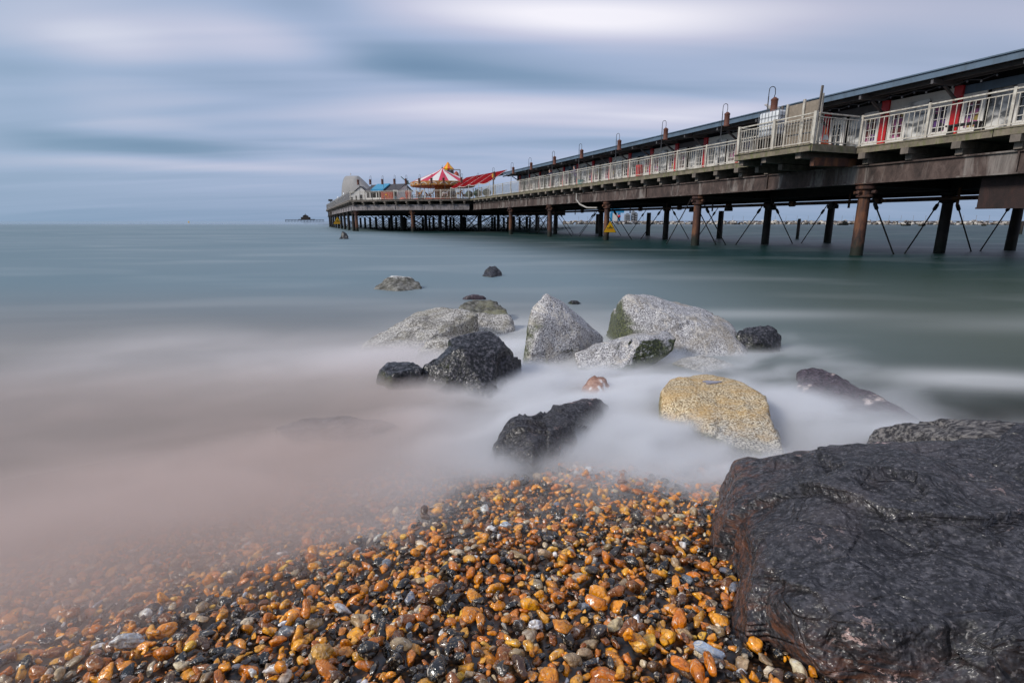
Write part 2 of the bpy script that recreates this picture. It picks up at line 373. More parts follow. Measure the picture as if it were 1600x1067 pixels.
        s = t.noise(P, 50, 3, .65); big = t.noise(P, 2.8, 5, .65, .5)
        c = t.ramp(s, [(.36, (.12, .105, .09, 1)), (.5, (.40, .37, .33, 1)), (.66, (.64, .60, .54, 1))])
        cr = t.rng(t.m('ABSOLUTE', t.m('SUBTRACT', t.noise(P, 1.8, 6, .7), .5)), .0, .035, .75, 0.0)
        c = t.mix(cr, c, (.10, .085, .06, 1)); c = t.mix(t.rng(big, .50, .66, 0.0, .6), c, (.24, .21, .13, 1)); c = t.mix(t.rng(t.noise(P, 50, 1, .75), .46, .38, 0.0, .6), c, (.08, .07, .065, 1))
    rough = {'crest': .6, 'mossy': .6, 'granite': .6, 'granite_moss': .6, 'tan': .6, 'pale': .65, 'black': .36, 'basalt': .38, 'basalt_plain': .45, 'slate': .45, 'purple': .35, 'rusty': .4}[kind]
    # green weed on the sides that face down or stay wet
    nz = t.sep(t.nrm)[2]; gz = t.sep(t.pos)[2]
    if kind in ('granite', 'granite_moss', 'pale', 'black', 'tan'):
        k = {'granite': .9, 'granite_moss': .97, 'pale': .6, 'black': .45, 'tan': .6}[kind]
        gn = t.noise(P, 5, 5, .7)
        nx = t.sep(t.nrm)[0]
        gm = t.m('MULTIPLY', t.rng(t.m('ADD', t.m('ADD', nz, t.m('MULTIPLY', nx, .6 if kind != 'granite_moss' else -.45)), t.m('MULTIPLY', t.m('SUBTRACT', gn, .5), 1.4)), .12 if kind != 'granite_moss' else .38, -.28 if kind != 'granite_moss' else .12), k)
        c = t.mix(gm, c, t.ramp(t.noise(P, 40, 3), [(.4, (.012, .018, .004, 1)), (.6, (.085, .10, .022, 1))]))
    t.link(c, p.inputs['Base Color']); p.inputs['Roughness'].default_value = rough
    t.link(t.rng(s, .42, .58, rough + .18, rough - .14), p.inputs['Roughness'])
    dark_ = kind in ('basalt', 'black', 'basalt_plain', 'slate', 'purple')
    b = bump(t, t.noise(P, 8 if dark_ else 10, 3.5, .68, .2), 1.0, (.035 if kind != 'basalt' else .045) if dark_ else .02)
    if kind == 'basalt': b = bump(t, t.rng(ck, 0.0, .035), .55, .012, b)
    b = bump(t, t.noise(P, 40, 1.5, .7), .7, .008, b)
    if kind in ('basalt', 'basalt_plain', 'slate', 'black'):
        p.inputs['Specular IOR Level'].default_value = .42
    return m
RM = {k: rock_mat('rock_' + k, k) for k in ('crest', 'mossy', 'granite', 'granite_moss', 'tan', 'black', 'basalt', 'basalt_plain', 'slate', 'purple', 'rusty', 'pale')}
z_ = atz; y_ = aty
ROCKS = [
 ('large_boulder', 'large charcoal boulder with smooth top filling the lower right beside the shingle', 'boulder', 'basalt',
  [z_(1122, 765, .12), z_(1150, 714, .36), z_(1240, 704, .47), z_(1370, 694, .57), z_(1620, 668, .66), z_(1900, 670, .64), z_(2200, 800, .42), z_(1160, 800, .36), z_(1185, 905, .41), z_(1240, 955, .47),
   z_(1400, 982, .52), z_(1700, 982, .55), z_(2300, 1000, .54), z_(1172, 985, .30), z_(1285, 1060, .36), z_(1500, 1100, .36), z_(2000, 1150, .36), z_(1118, 800, .08)], dict(sub=7, soft=66, noise=(.034, 2.8), fine=(.012, 9), strata=None, chip=.17, seed=1, bz=.0, grow=1.0)),
 ('boulder', 'grey layered rock with a dark hollow behind the big charcoal boulder', 'boulder', 'slate',
  [z_(1368, 672, .08), z_(1405, 663, .18), z_(1480, 660, .26), z_(1532, 654, .36), z_(1600, 672, .36), z_(1800, 690, .25), z_(1360, 690, .02), z_(1500, 690, .3), z_(1700, 720, .3)], dict(sub=6, noise=(.02, 3), fine=(.012, 8), strata=(.008, 50, (.1, .5, 1)), seed=2)),
 ('boulder', 'tan flat topped boulder with a small pool, standing in the white surf', 'boulder', 'tan',
  [y_(1034, 612, 3.95), y_(1048, 591, 4.15), y_(1112, 584, 4.32), y_(1160, 596, 4.12), y_(1190, 618, 3.88), y_(1204, 655, 3.52), y_(1224, 706, 3.25), y_(1150, 696, 3.34), y_(1036, 654, 3.8), y_(1080, 670, 3.6), y_(1070, 606, 4.0), y_(1160, 632, 3.72)],
  dict(sub=6, soft=60, noise=(.010, 3), fine=(.004, 16), seed=3, grow=1.0)),
 ('boulder', 'dark brown weathered rock with a knob at its far end, nearest the waterline', 'boulder', 'basalt_plain',
  [z_(772, 690, .04), z_(797, 652, .17), z_(850, 642, .17), z_(905, 628, .13), z_(938, 618, .13), z_(960, 630, .05), z_(900, 690, .0), z_(835, 727, .0), z_(790, 716, .0), z_(885, 665, .12), z_(830, 690, .13)],
  dict(sub=6, soft=42, noise=(.018, 4), fine=(.006, 12), seed=4, grow=1.0, chip=.11)),
 ('boulder', 'pointed speckled granite boulder shaped like a leaning pyramid', 'boulder', 'granite',
  [y_(855, 462, 5.55), y_(829, 486, 5.5), y_(818, 566, 5.4), z_(824, 574, 0), z_(880, 566, 0), z_(915, 552, 0), y_(902, 492, 5.8), y_(942, 527, 5.9), y_(938, 545, 5.9), y_(880, 475, 5.9), y_(905, 510, 5.5), y_(850, 500, 5.38)],
  dict(sub=6, soft=90, noise=(.014, 3), fine=(.004, 14), seed=5, grow=1.0)),
 ('boulder', 'largest pale granite boulder with a green left face and long sloping ridge', 'boulder', 'granite',
  [y_(979, 460, 6.3), y_(1010, 462, 6.8), y_(1100, 484, 6.7), y_(1142, 506, 6.4), y_(1164, 545, 6.1), z_(1163, 556, 0), z_(1080, 556, 0), z_(985, 548, 0), y_(972, 480, 6.25), y_(955, 490, 6.8), y_(947, 527, 6.9), y_(962, 520, 6.4), y_(990, 500, 6.12), y_(1120, 512, 6.1)],
  dict(sub=6, soft=102, noise=(.014, 2.5), fine=(.004, 14), seed=6, grow=1.0)),
 ('boulder', 'flat white speckled slab with a mossy green underside propped in front of the pale granite', 'boulder', 'granite_moss',
  [y_(896, 551, 5.3), y_(903, 574, 5.2), y_(938, 581, 5.15), y_(945, 537, 5.6), y_(988, 521, 5.8), y_(1042, 518, 5.75), y_(1056, 530, 5.6), y_(1050, 549, 5.5), y_(985, 566, 5.2), y_(975, 574, 5.15), y_(1005, 530, 5.35)],
  dict(sub=6, soft=72, noise=(.016, 4), fine=(.005, 14), seed=7, bot=[1, 2, 8], grow=.9, bz=-.1)),
 ('boulder', 'small black fissured rock at the right end of the pale granite', 'boulder', 'black',
  [y_(1152, 520, 6.1), y_(1168, 510, 6.2), y_(1212, 510, 6.25), y_(1220, 522, 6.2), y_(1217, 550, 6.0), y_(1160, 553, 5.95), y_(1195, 530, 5.95)], dict(sub=5, noise=(.02, 5), fine=(.012, 10), seed=8, grow=1.0)),
 ('boulder', 'low purple brown rock half drowned in surf right of the tan boulder', 'boulder', 'purple',
  [z_(1246, 582, .05), z_(1262, 573, .11), z_(1285, 574, .11), z_(1335, 600, .075), z_(1400, 634, .02), z_(1450, 660, -.02), z_(1250, 612, .0), z_(1330, 645, -.01)], dict(sub=5, noise=(.014, 5), fine=(.007, 12), seed=9, grow=1.0)),
 ('boulder', 'small rust and white stone poking from the surf', 'boulder', 'rusty',
  [z_(930, 586, .13), z_(908, 606, .03), z_(955, 604, .03), z_(932, 622, .0), z_(918, 592, .10), z_(945, 590, .11)], dict(sub=4, noise=(.008, 9), fine=(.004, 20), seed=10)),
 ('boulder', 'yellowish pale rock just awash behind the tan boulder', 'boulder', 'pale',
  [z_(1080, 556, .05), z_(1052, 568, .01), z_(1118, 558, .045), z_(1150, 572, .0), z_(1100, 582, .0)], dict(sub=5, noise=(.012, 6), fine=(.004, 16), seed=11)),
 ('boulder', 'jagged black boulder with a high peak, left of the pyramid granite', 'boulder', 'black',
  [y_(741, 517, 4.95), y_(712, 529, 4.9), y_(775, 522, 5.05), y_(806, 545, 5.05), y_(811, 575, 4.95), z_(768, 624, 0), z_(700, 616, 0), z_(650, 606, 0), y_(655, 566, 4.8), y_(649, 582, 4.75), y_(777, 545, 4.75), y_(765, 600, 4.5), y_(790, 600, 4.8), y_(720, 545, 4.65)],
  dict(sub=6, soft=90, noise=(.014, 2.6), fine=(.007, 9), seed=12, grow=1.0, chip=.15)),
 ('boulder', 'squat black rock touching the left foot of the jagged black boulder', 'boulder', 'black',
  [z_(592, 576, .12), z_(608, 566, .17), z_(640, 567, .18), z_(662, 572, .2), z_(590, 600, 0), z_(655, 608, 0), z_(612, 585, .15)], dict(sub=5, noise=(.02, 5), fine=(.010, 11), seed=13, grow=1.0)),
 ('boulder', 'pale rock peeping over the left shoulder of the jagged black boulder', 'boulder', 'pale',
  [y_(680, 527, 5.9), y_(655, 545, 5.8), y_(715, 530, 5.9), y_(650, 560, 5.6), y_(720, 565, 5.5), y_(664, 533, 5.85)], dict(sub=5, noise=(.015, 5), fine=(.006, 14), seed=14)),
 ('boulder', 'long low cream granite slab sloping into the water on the left', 'boulder', 'pale',
  [z_(562, 541, .02), z_(585, 527, .07), z_(620, 510, .15), z_(650, 490, .26), z_(688, 479, .36), z_(730, 483, .36), z_(745, 492, .3), z_(740, 510, .15), z_(700, 535, .03), z_(560, 552, 0), z_(630, 556, 0)],
  dict(sub=6, soft=48, noise=(.02, 3), fine=(.008, 10), seed=15, grow=1.0)),
 ('boulder', 'wedge of cream granite overlapping the right end of the long slab', 'boulder', 'pale',
  [y_(692, 508, 7.2), y_(740, 487, 7.6), y_(772, 491, 7.5), y_(797, 493, 7.5), y_(803, 510, 7.3), y_(790, 522, 7.0), y_(700, 524, 6.9)], dict(sub=5, soft=48, noise=(.018, 4), fine=(.008, 11), seed=16, grow=1.0)),
 ('boulder', 'mossy rounded rock behind the two cream slabs', 'boulder', 'mossy',
  [y_(718, 478, 8.2), y_(742, 469, 8.4), y_(776, 471, 8.4), y_(790, 482, 8.2), y_(792, 492, 8.0), y_(715, 495, 8.0)], dict(sub=5, noise=(.03, 3.5), fine=(.014, 8), seed=17, grow=1.0)),
 ('boulder', 'grey rock with a white crest alone in the sea on the left', 'boulder', 'crest',
  [y_(602, 433, 12.2), y_(640, 432, 12.3), y_(655, 444, 12.1), y_(659, 452, 11.9), y_(583, 452, 11.9), y_(592, 443, 12.0), y_(620, 456, 11.5)], dict(sub=5, noise=(.04, 2), fine=(.03, 4), seed=18, grow=1.0)),
 ('boulder', 'round dark rock alone in the middle distance', 'boulder', 'black',
  [y_(764, 417, 15), y_(774, 418, 15), y_(783, 427, 15), y_(783, 432, 14.8), y_(754, 432, 14.8), y_(758, 423, 15), y_(768, 433, 14.5)], dict(sub=5, noise=(.04, 2), fine=(.02, 5), seed=19, grow=1.0)),
 ('boulder', 'dark seaweed covered rock out near the pier head', 'boulder', 'black',
  [y_(534, 361, 47), y_(538, 363, 47), y_(544, 369, 47), y_(546, 373.5, 46.6), y_(530, 373.5, 46.6), y_(532, 366, 47)], dict(sub=4, noise=(.12, 1), fine=(.06, 2.5), seed=20, grow=1.0)),
 ('boulder', 'low brown rock barely awash behind the mossy rounded rock', 'boulder', 'purple',
  [z_(727, 462, .08), z_(740, 459, .10), z_(758, 464, .05), z_(760, 468, 0), z_(724, 467, 0)], dict(sub=4, noise=(.02, 4), seed=21)),
 ('boulder', 'low dark rock awash between the pyramid and the largest granite', 'boulder', 'black',
  [z_(893, 468, .09), z_(903, 469, .08), z_(909, 474, 0), z_(887, 474, 0)], dict(sub=4, noise=(.02, 4), seed=22)),
 ('boulder', 'broad dark rock drowned under the milky surf on the left', 'boulder', 'black',
  [z_(430, 668, .0), z_(470, 654, .005), z_(540, 650, .015), z_(600, 656, .005), z_(625, 665, .0), z_(560, 690, .0), z_(460, 690, .0)], dict(sub=5, noise=(.012, 4), fine=(.004, 10), seed=23, grow=1.0)),
]
BIG = None
for nm, lb, cat, mk, pts, kw in ROCKS:
    me, loc = rock_mesh(nm, pts, **kw)
    o = link(nm, me, RM[mk]); o.location = loc; BIG = o if nm == 'large_boulder' else BIG; tag(o, lb, cat, 'boulders in the surf')
    if mk == 'tan':      # rain pool caught in a hollow of its top
        bpy.context.view_layer.update(); d_ = ray(1112, 597); ok_, hit, _, _ = o.ray_cast(Vector((0, 0, HC)) - o.location, d_)
        if ok_:
            an = np.linspace(0, 2 * math.pi, 24, endpoint=False); rr_ = 1 + .18 * np.sin(an * 3 + 1) + .1 * np.sin(an * 5)
            Vp = np.stack([.07 * rr_ * np.cos(an), .034 * rr_ * np.sin(an), 0 * an], 1); Vp = np.concatenate([Vp, Vp - [0, 0, .03]])
            me_ = bpy.data.meshes.new('pool'); me_.from_pydata([tuple(q) for q in Vp], [], [tuple(range(24))] + [(k, k + 24, (k + 1) % 24 + 24, (k + 1) % 24) for k in range(24)]); me_.update()
            mp, tp, pp_ = newmat('pool_water'); pp_.inputs['Base Color'].default_value = (.22, .21, .24, 1); pp_.inputs['Roughness'].default_value = .03
            pl = link('pool', me_, mp, o); pl.location = hit + Vector((0, 0, .004))

# ------------------------------------------------------------------ shingle
def pebble_variants(sub, n, seed):
    U, Fc = ico(sub); out = []
    r = np.random.default_rng(seed)
    for k in range(n):
        ax = np.array([1, r.uniform(.48, .92), r.uniform(.34, .70)])
        pl = r.normal(size=(9, 3)); pl /= np.linalg.norm(pl, axis=1)[:, None]; dd = r.uniform(.52, .95, 9)
        q = np.maximum(U @ pl.T, 0) / dd
        pp = 26; rr = ((q ** pp).sum(1) + 1) ** (-1 / pp)
        rr = rr * (1 + .30 * fbm(U * 1.2 + k * 7.1 + seed, 3, .45))
        out.append(U * rr[:, None] * ax)
    return out, Fc
def rotmat(a, tx, ty):
    ca, sa = np.cos(a), np.sin(a)
    Rz = np.array([[ca, -sa, 0], [sa, ca, 0], [0, 0, 1]]); c, s = np.cos(tx), np.sin(tx)
    Rx = np.array([[1, 0, 0], [0, c, -s], [0, s, c]]); c, s = np.cos(ty), np.sin(ty)
    Ry = np.array([[c, 0, s], [0, 1, 0], [-s, 0, c]]); return Rz @ Rx @ Ry
PAL = [((.88, .31, .010), .27), ((.62, .18, .007), .19), ((.86, .40, .04), .10), ((.26, .085, .014), .15), ((.11, .05, .02), .08), ((.012, .010, .009), .20), ((.045, .036, .032), .12), ((.42, .30, .17), .06), ((.66, .54, .38), .04), ((.20, .22, .27), .02), ((.78, .76, .74), .016)]
pw = np.array([q[1] for q in PAL]); pw /= pw.sum(); pc = np.array([q[0] for q in PAL])
CELL = .008; X0, X1, Y0, Y1 = -2.9, 2.1, .75, 3.75
GX, GY = int((X1 - X0) / CELL), int((Y1 - Y0) / CELL)
cx = X0 + (np.arange(GX) + .5) * CELL; cy = Y0 + (np.arange(GY) + .5) * CELL
gxx, gyy = np.meshgrid(cx, cy); base = beach_z(gxx, gyy) - .03; hm = base.copy()
SPECIAL = [  # px, py, size, colour, label
 (1130, 858, .022, (.60, .42, .26), 'smooth egg shaped tan pebble against the charcoal boulder', (1, .72, .7)),
 (790, 817, .030, (.52, .60, .70), 'pale blue grey oval pebble at the edge of the swash', (1, .75, .5)),
 (768, 822, .024, (.75, .72, .68), 'white knobbly flint just left of the pale blue pebble', (1, .8, .7)),
 (808, 856, .044, (.42, .29, .13), 'long tan flint lying slantwise above the orange shingle', (1, .35, .3)),
 (430, 1038, .042, (.78, .74, .72), 'long bone white flint near the bottom edge', (1, .45, .45)),
 (205, 1003, .060, (.46, .46, .47), 'grey and white twisted flint at the left edge of the shingle', (1, .4, .4)),
 (838, 967, .026, (.70, .70, .73), 'white flint with blue veins in the middle of the shingle', (1, .75, .6)),
 (962, 966, .034, (.62, .48, .26), 'cream lens shaped pebble among dark stones right of the white flint', (1, .62, .5)),
 (505, 1016, .036, (.62, .33, .06), 'plump mustard yellow pebble left of the centre front', (1, .8, .6)),
 (565, 960, .044, (.46, .34, .20), 'lumpy beige double stone in the left shingle', (1, .7, .6)),
 (283, 1031, .026, (.66, .54, .34), 'small cream oval pebble near the lower left', (1, .6, .5)),
 (1110, 1012, .042, (.34, .40, .50), 'slate blue flint blotched with white near the charcoal boulder', (1, .5, .45)),
 (928, 1024, .030, (.016, .017, .022), 'smooth jet black pebble in the front shingle', (1, .75, .6)),
 (1070, 978, .028, (.55, .34, .15), 'rounded sandy pebble in the right shingle', (1, .9, .6)),
]
def footprint(px_, py_, a, b, ang, top):
    rr = max(a, b); i0, i1 = int((px_ - rr - X0) / CELL), int((px_ + rr - X0) / CELL) + 1; j0, j1 = int((py_ - rr - Y0) / CELL), int((py_ + rr - Y0) / CELL) + 1
    i0, j0 = max(i0, 0), max(j0, 0); i1, j1 = min(i1, GX), min(j1, GY)
    sx = gxx[j0:j1, i0:i1] - px_; sy = gyy[j0:j1, i0:i1] - py_
    ca, sa = math.cos(ang), math.sin(ang)
    e = ((sx * ca + sy * sa) / a) ** 2 + ((-sx * sa + sy * ca) / b) ** 2
    return (slice(j0, j1), slice(i0, i1)), e
NP = 17500
sz = np.clip(RNG.lognormal(math.log(.0158), .50, NP), .0055, .038); sz = np.sort(sz)[::-1]; sz = np.concatenate([sz[:NP // 3][RNG.permutation(NP // 3)], sz[NP // 3:]])
hiV, hiF = pebble_variants(3, 28, 5); loV, loF = pebble_variants(2, 28, 6)
bpy.context.view_layer.update(); BL0 = Vector(BIG.location)
Vs, Fs, Cs, vo = [], [], [], 0
for i in range(NP):
    s = sz[i]; K = 7; xs_ = RNG.uniform(X0 + .05, X1 - .05, K); ys_ = RNG.uniform(Y0 + .05, Y1 - .05, K)
    ix = ((xs_ - X0) / CELL).astype(int); iy = ((ys_ - Y0) / CELL).astype(int)
    k = np.argmin(hm[iy, ix] - base[iy, ix]); X, Y = xs_[k], ys_[k]
    near = Y < 1.75; VV = (hiV if near else loV)[i % 28]; FF = hiF if near else loF
    ang = RNG.uniform(0, 6.28); M = rotmat(ang, RNG.normal(0, .38), RNG.normal(0, .38))
    Pv = (VV * s) @ M.T; b = s * .75; h = -Pv[:, 2].min()
    sl, e = footprint(X, Y, s, b, ang, 0); ins = e < 1
    if not ins.any(): continue
    sup = np.percentile(hm[sl][ins], 70); zc = sup + h * .62
    if X > .5:
        ok_, hit_, _, _ = BIG.ray_cast(Vector((X, Y, 3)) - BL0, Vector((0, 0, -1)))
        if ok_ and hit_.z > zc - s * .3: continue
    hm[sl] = np.where(ins, np.maximum(hm[sl], zc + s * .5 * np.sqrt(np.clip(1 - e, 0, 1))), hm[sl])
    if abs(X / Y) > 1.35 and not near: pass
    Vs.append(Pv + [X, Y, zc]); Fs.append(FF + vo); vo += len(Pv)
    c = pc[RNG.choice(len(PAL), p=pw)] * RNG.uniform(.65, 1.3) * (1 + RNG.normal(0, .018, 3))
    Cs.append(np.repeat(np.append(np.clip(c, 0, .9), 1)[None], len(Pv), 0))
me = mesh_np('shingle', np.concatenate(Vs), np.concatenate(Fs))
ca_ = me.color_attributes.new('stone', 'FLOAT_COLOR', 'POINT'); ca_.data.foreach_set('color', np.concatenate(Cs).astype(np.float32).ravel())
def pebble_mat(name, attr=True):
    m, t, p = newmat(name)
    if attr: c0 = t.node('ShaderNodeAttribute', attribute_name='stone').outputs['Color']
    else:
        oi = t.node('ShaderNodeObjectInfo'); c0 = oi.outputs['Color']
    P = t.pos
    n1 = t.noise(P, 46, 2, .65, .8); n2 = t.noise(P, 105, 1.5, .7, .4); n3 = t.noise(P, 34, 3, .65, 1.2)
    c = t.mix(t.rng(n1, .42, .64, .0, .7), c0, t.mix(1.0, c0, (.38, .26, .16, 1), 'MULTIPLY'))
    c = t.mix(t.rng(n1, .38, .28, .0, .55), c, t.mix(1.0, c0, (1.7, 1.6, 1.4, 1), 'MULTIPLY'))
    c = t.mix(t.rng(n2, .58, .68, 0.0, .5), c, (.58, .42, .24, 1))
    c = t.mix(t.rng(n3, .63, .66, 0.0, .8), c, (.66, .60, .52, 1))
    c = t.mix(t.rng(n3, .36, .33, 0.0, .7), c, (.018, .014, .012, 1))
    t.link(c, p.inputs['Base Color'])
    t.link(t.rng(n2, .4, .6, .16, .45), p.inputs['Roughness']); p.inputs['Coat Weight'].default_value = .55; p.inputs['Coat Roughness'].default_value = .06; p.inputs['Coat IOR'].default_value = 1.45; p.inputs['IOR'].default_value = 1.52
    bb = bump(t, n1, .8, .006); bump(t, n2, .6, .003, bb); return m
pm = pebble_mat('wet_pebble'); tag(link('shingle', me, pm), 'wet orange, brown and black shingle sloping into the surf', 'shingle', kind='stuff')
pm2 = pebble_mat('wet_pebble_single', False)
for k, (px, py, s, c, lb, ax) in enumerate(SPECIAL):
    q = atz(px, py, .05)
    for _ in range(12):
        q = atz(px, py, float(beach_z(q.x, q.y)) + .02)
    ang = RNG.uniform(-.6, .9); V0, Fc = pebble_variants(4, 1, 90 + k); V1 = V0[0] / np.array([1, .8, .6]) * np.array(ax) * s
    V1 = V1 * (1 + .10 * fbm(V1 / s * 1.6 + k, 3))[:, None]
    V1 = V1 @ rotmat(ang, .15, .1).T
    sl, e = footprint(q.x, q.y, s, s * .6, ang, 0); ins = e < 1
    zc = float(np.percentile(hm[sl][ins], 75)) + s * ax[2] * .45
    o = link('pebble', mesh_np('pebble', V1, Fc), pm2); o.location = (q.x, q.y, zc); o.color = tuple(c) + (1,)
    tag(o, lb, 'pebble', 'single pebbles that stand out in the shingle')
# ------------------------------------------------------------------ builder for made things
class MB:
    def __init__(s): s.v = []; s.f = []; s.sm = []
    def add(s, V, Fc, smooth=False):
        o = len(s.v); s.v += [tuple(q) for q in V]; s.f += [tuple(i + o for i in f) for f in Fc]; s.sm += [smooth] * len(Fc); return s
    def box(s, c, size, ax=None):
        c = Vector(c); ax = ax or (Vector((1, 0, 0)), Vector((0, 1, 0)), Vector((0, 0, 1)))
        V = [c + ax[0] * (size[0] / 2 * i) + ax[1] * (size[1] / 2 * j) + ax[2] * (size[2] / 2 * k) for k in (-1, 1) for j in (-1, 1) for i in (-1, 1)]
        return s.add(V, [(0, 2, 3, 1), (4, 5, 7, 6), (0, 1, 5, 4), (2, 6, 7, 3), (0, 4, 6, 2), (1, 3, 7, 5)])
    def beam(s, a, b, w, h, up=(0, 0, 1)):
        a, b = Vector(a), Vector(b); d = (b - a); L = d.length; d.normalize(); u_ = Vector(up); sd_ = d.cross(u_)
        if sd_.length < 1e-4: sd_ = d.cross(Vector((1, 0, 0)))
        sd_.normalize(); u_ = sd_.cross(d); return s.box((a + b) / 2, (L, w, h), (d, sd_, u_))
    def tube(s, pts, r, n=8, caps=True):
        pts = [Vector(q) for q in pts]; rs = r if isinstance(r, (list, tuple)) else [r] * len(pts); V = []; Fc = []
        ref = None
        for i, q in enumerate(pts):
            d = (pts[min(i + 1, len(pts) - 1)] - pts[max(i - 1, 0)]).normalized()
            if ref is None: ref = d.orthogonal().normalized()
            ref = (ref - d * ref.dot(d)).normalized(); b = d.cross(ref)
            V += [q + (ref * math.cos(6.2832 * k / n) + b * math.sin(6.2832 * k / n)) * rs[i] for k in range(n)]
        for i in range(len(pts) - 1):
            Fc += [(i * n + k, i * n + (k + 1) % n, (i + 1) * n + (k + 1) % n, (i + 1) * n + k) for k in range(n)]
        if caps: Fc += [tuple(range(n - 1, -1, -1)), tuple(range((len(pts) - 1) * n, len(pts) * n))]
        return s.add(V, Fc, True)
    def lathe(s, prof, n=16, c=(0, 0, 0), sm=True):
        c = Vector(c); V = [c + Vector((r * math.cos(6.2832 * k / n), r * math.sin(6.2832 * k / n), z)) for r, z in prof for k in range(n)]
        Fc = [(i * n + k, i * n + (k + 1) % n, (i + 1) * n + (k + 1) % n, (i + 1) * n + k) for i in range(len(prof) - 1) for k in range(n)]
        Fc += [tuple(range(n - 1, -1, -1)), tuple(range((len(prof) - 1) * n, len(prof) * n))]
        return s.add(V, Fc, sm)
    def prism(s, poly, off):
        poly = [Vector(q) for q in poly]; off = Vector(off); n = len(poly)
        return s.add(poly + [q + off for q in poly], [tuple(range(n - 1, -1, -1)), tuple(range(n, 2 * n))] + [(i, (i + 1) % n, (i + 1) % n + n, i + n) for i in range(n)])
    def build(s, name, mat, parent=None):
        off = Vector((0, 0, 0)); q = parent
        while q is not None: off += Vector(q.location); q = q.parent
        me = bpy.data.meshes.new(name); me.from_pydata([tuple(Vector(v_) - off) for v_ in s.v], [], s.f); me.update()
        bm = bmesh.new(); bm.from_mesh(me); bmesh.ops.recalc_face_normals(bm, faces=bm.faces); bm.to_mesh(me); bm.free()
        me.polygons.foreach_set('use_smooth', s.sm); 
        try: me.set_sharp_from_angle(angle=R(40))
        except Exception: pass
        return link(name, me, mat, parent)
    def local(s, name, mat, parent=None):
        me = bpy.data.meshes.new(name); me.from_pydata(s.v, [], s.f); me.update()
        bm = bmesh.new(); bm.from_mesh(me); bmesh.ops.recalc_face_normals(bm, faces=bm.faces); bm.to_mesh(me); bm.free()
        me.polygons.foreach_set('use_smooth', s.sm)
        try: me.set_sharp_from_angle(angle=R(40))
        except Exception: pass
        return link(name, me, mat, parent)
def copy_tree(o, parent=None):
    c = o.copy(); C.objects.link(c); c.parent = parent
    for ch in list(o.children): copy_tree(ch, c)
    return c
def simple(name, col, rough=.6, var=.25, scale=3, metal=0, dirt=None, bmp=.3, dirt_amt=.5, streak=False):
    m, t, p = newmat(name); P = t.obj
    n = t.noise(t.map(t.pos, (1, 1, .25)) if streak else t.pos, scale, 6, .65, .4)
    c = t.mix(t.rng(n, .3, .7), tuple(x_ * (1 - var) for x_ in col[:3]) + (1,), tuple(min(x_ * (1 + var), 1) for x_ in col[:3]) + (1,))
    if dirt is not None:
        n2 = t.noise(t.map(t.pos, (1, 1, .3)), scale * 1.7, 7, .7, .8)
        c = t.mix(t.rng(n2, .48, .68, 0.0, dirt_amt), c, tuple(dirt) + (1,))
    t.link(c, p.inputs['Base Color']); p.inputs['Roughness'].default_value = rough; p.inputs['Metallic'].default_value = metal
    if bmp: bump(t, t.noise(t.pos, scale * 9, 5, .7), bmp, .01)
    return m
def rust(name, c0, c1, c2, pale, amt):
    m, t, p = newmat(name)
    n = t.noise(t.map(t.pos, (1, 1, .5)), 2.2, 8, .7, .5); n2 = t.noise(t.map(t.pos, (1, 1, .22)), 1.1, 7, .7, .6)
    c = t.ramp(n, [(.32, c0 + (1,)), (.52, c1 + (1,)), (.7, c2 + (1,))]); c = t.mix(t.rng(n2, .5, .62, 0.0, amt), c, pale + (1,))
    wd = t.rng(t.m('ADD', t.sep(t.pos)[2], t.m('MULTIPLY', t.m('SUBTRACT', n, .5), 1.2)), .75, .35); c = t.mix(wd, c, (.010, .013, .007, 1))
    t.link(c, p.inputs['Base Color']); p.inputs['Roughness'].default_value = .75; bump(t, t.noise(t.pos, 22, 6, .7), .6, .015); return m
M = {}
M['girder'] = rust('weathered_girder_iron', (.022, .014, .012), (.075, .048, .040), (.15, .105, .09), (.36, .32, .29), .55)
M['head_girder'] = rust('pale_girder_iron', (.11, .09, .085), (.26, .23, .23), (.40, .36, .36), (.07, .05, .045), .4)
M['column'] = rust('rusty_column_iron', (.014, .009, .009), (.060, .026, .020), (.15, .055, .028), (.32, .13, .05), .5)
M['darkiron'] = rust('dark_iron', (.008, .008, .009), (.020, .016, .015), (.045, .030, .024), (.06, .035, .02), .3)  # darker iron for inner rows, bracing and posts
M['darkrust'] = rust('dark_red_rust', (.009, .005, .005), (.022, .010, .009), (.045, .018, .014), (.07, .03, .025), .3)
M['timber'] = simple('weathered_deck_timber', (.17, .14, .115), .8, .4, 2.2, dirt=(.05, .04, .03), streak=False)
M['mossy'] = simple('mossy_timber', (.20, .165, .12), .85, .4, 3, dirt=(.11, .13, .03), dirt_amt=.8)
M['rail'] = simple('cream_rail_paint', (.58, .53, .45), .5, .2, 4, dirt=(.16, .11, .075), dirt_amt=.75, bmp=.1)
M['railgrey'] = simple('grey_rail_paint', (.42, .39, .36), .6, .15, 4, dirt=(.22, .19, .16), bmp=.1)
M['fascia'] = simple('blue_grey_fascia_paint', (.105, .155, .215), .5, .15, 1.2, dirt=(.05, .06, .07), bmp=.1)
M['roofing'] = simple('dark_corrugated_roofing', (.035, .035, .040), .6, .3, 2)
M['rafter'] = simple('brown_grey_rafter', (.10, .095, .10), .7, .3, 2)
M['white'] = simple('white_panel_paint', (.74, .71, .66), .5, .08, 2, dirt=(.45, .38, .30), dirt_amt=.25, bmp=.05)
M['red'] = simple('red_gloss_paint', (.55, .012, .015), .35, .12, 3, bmp=.05)
M['dark'] = simple('dark_interior', (.018, .016, .018), .8, .3, 2)  # near-black colour stands in for the shade of unlit interiors
M['lantern'] = simple('rusty_lantern', (.13, .045, .028), .7, .35, 9)
M['wire'] = simple('dark_lamp_iron', (.03, .03, .035), .5, .2, 9, bmp=0)
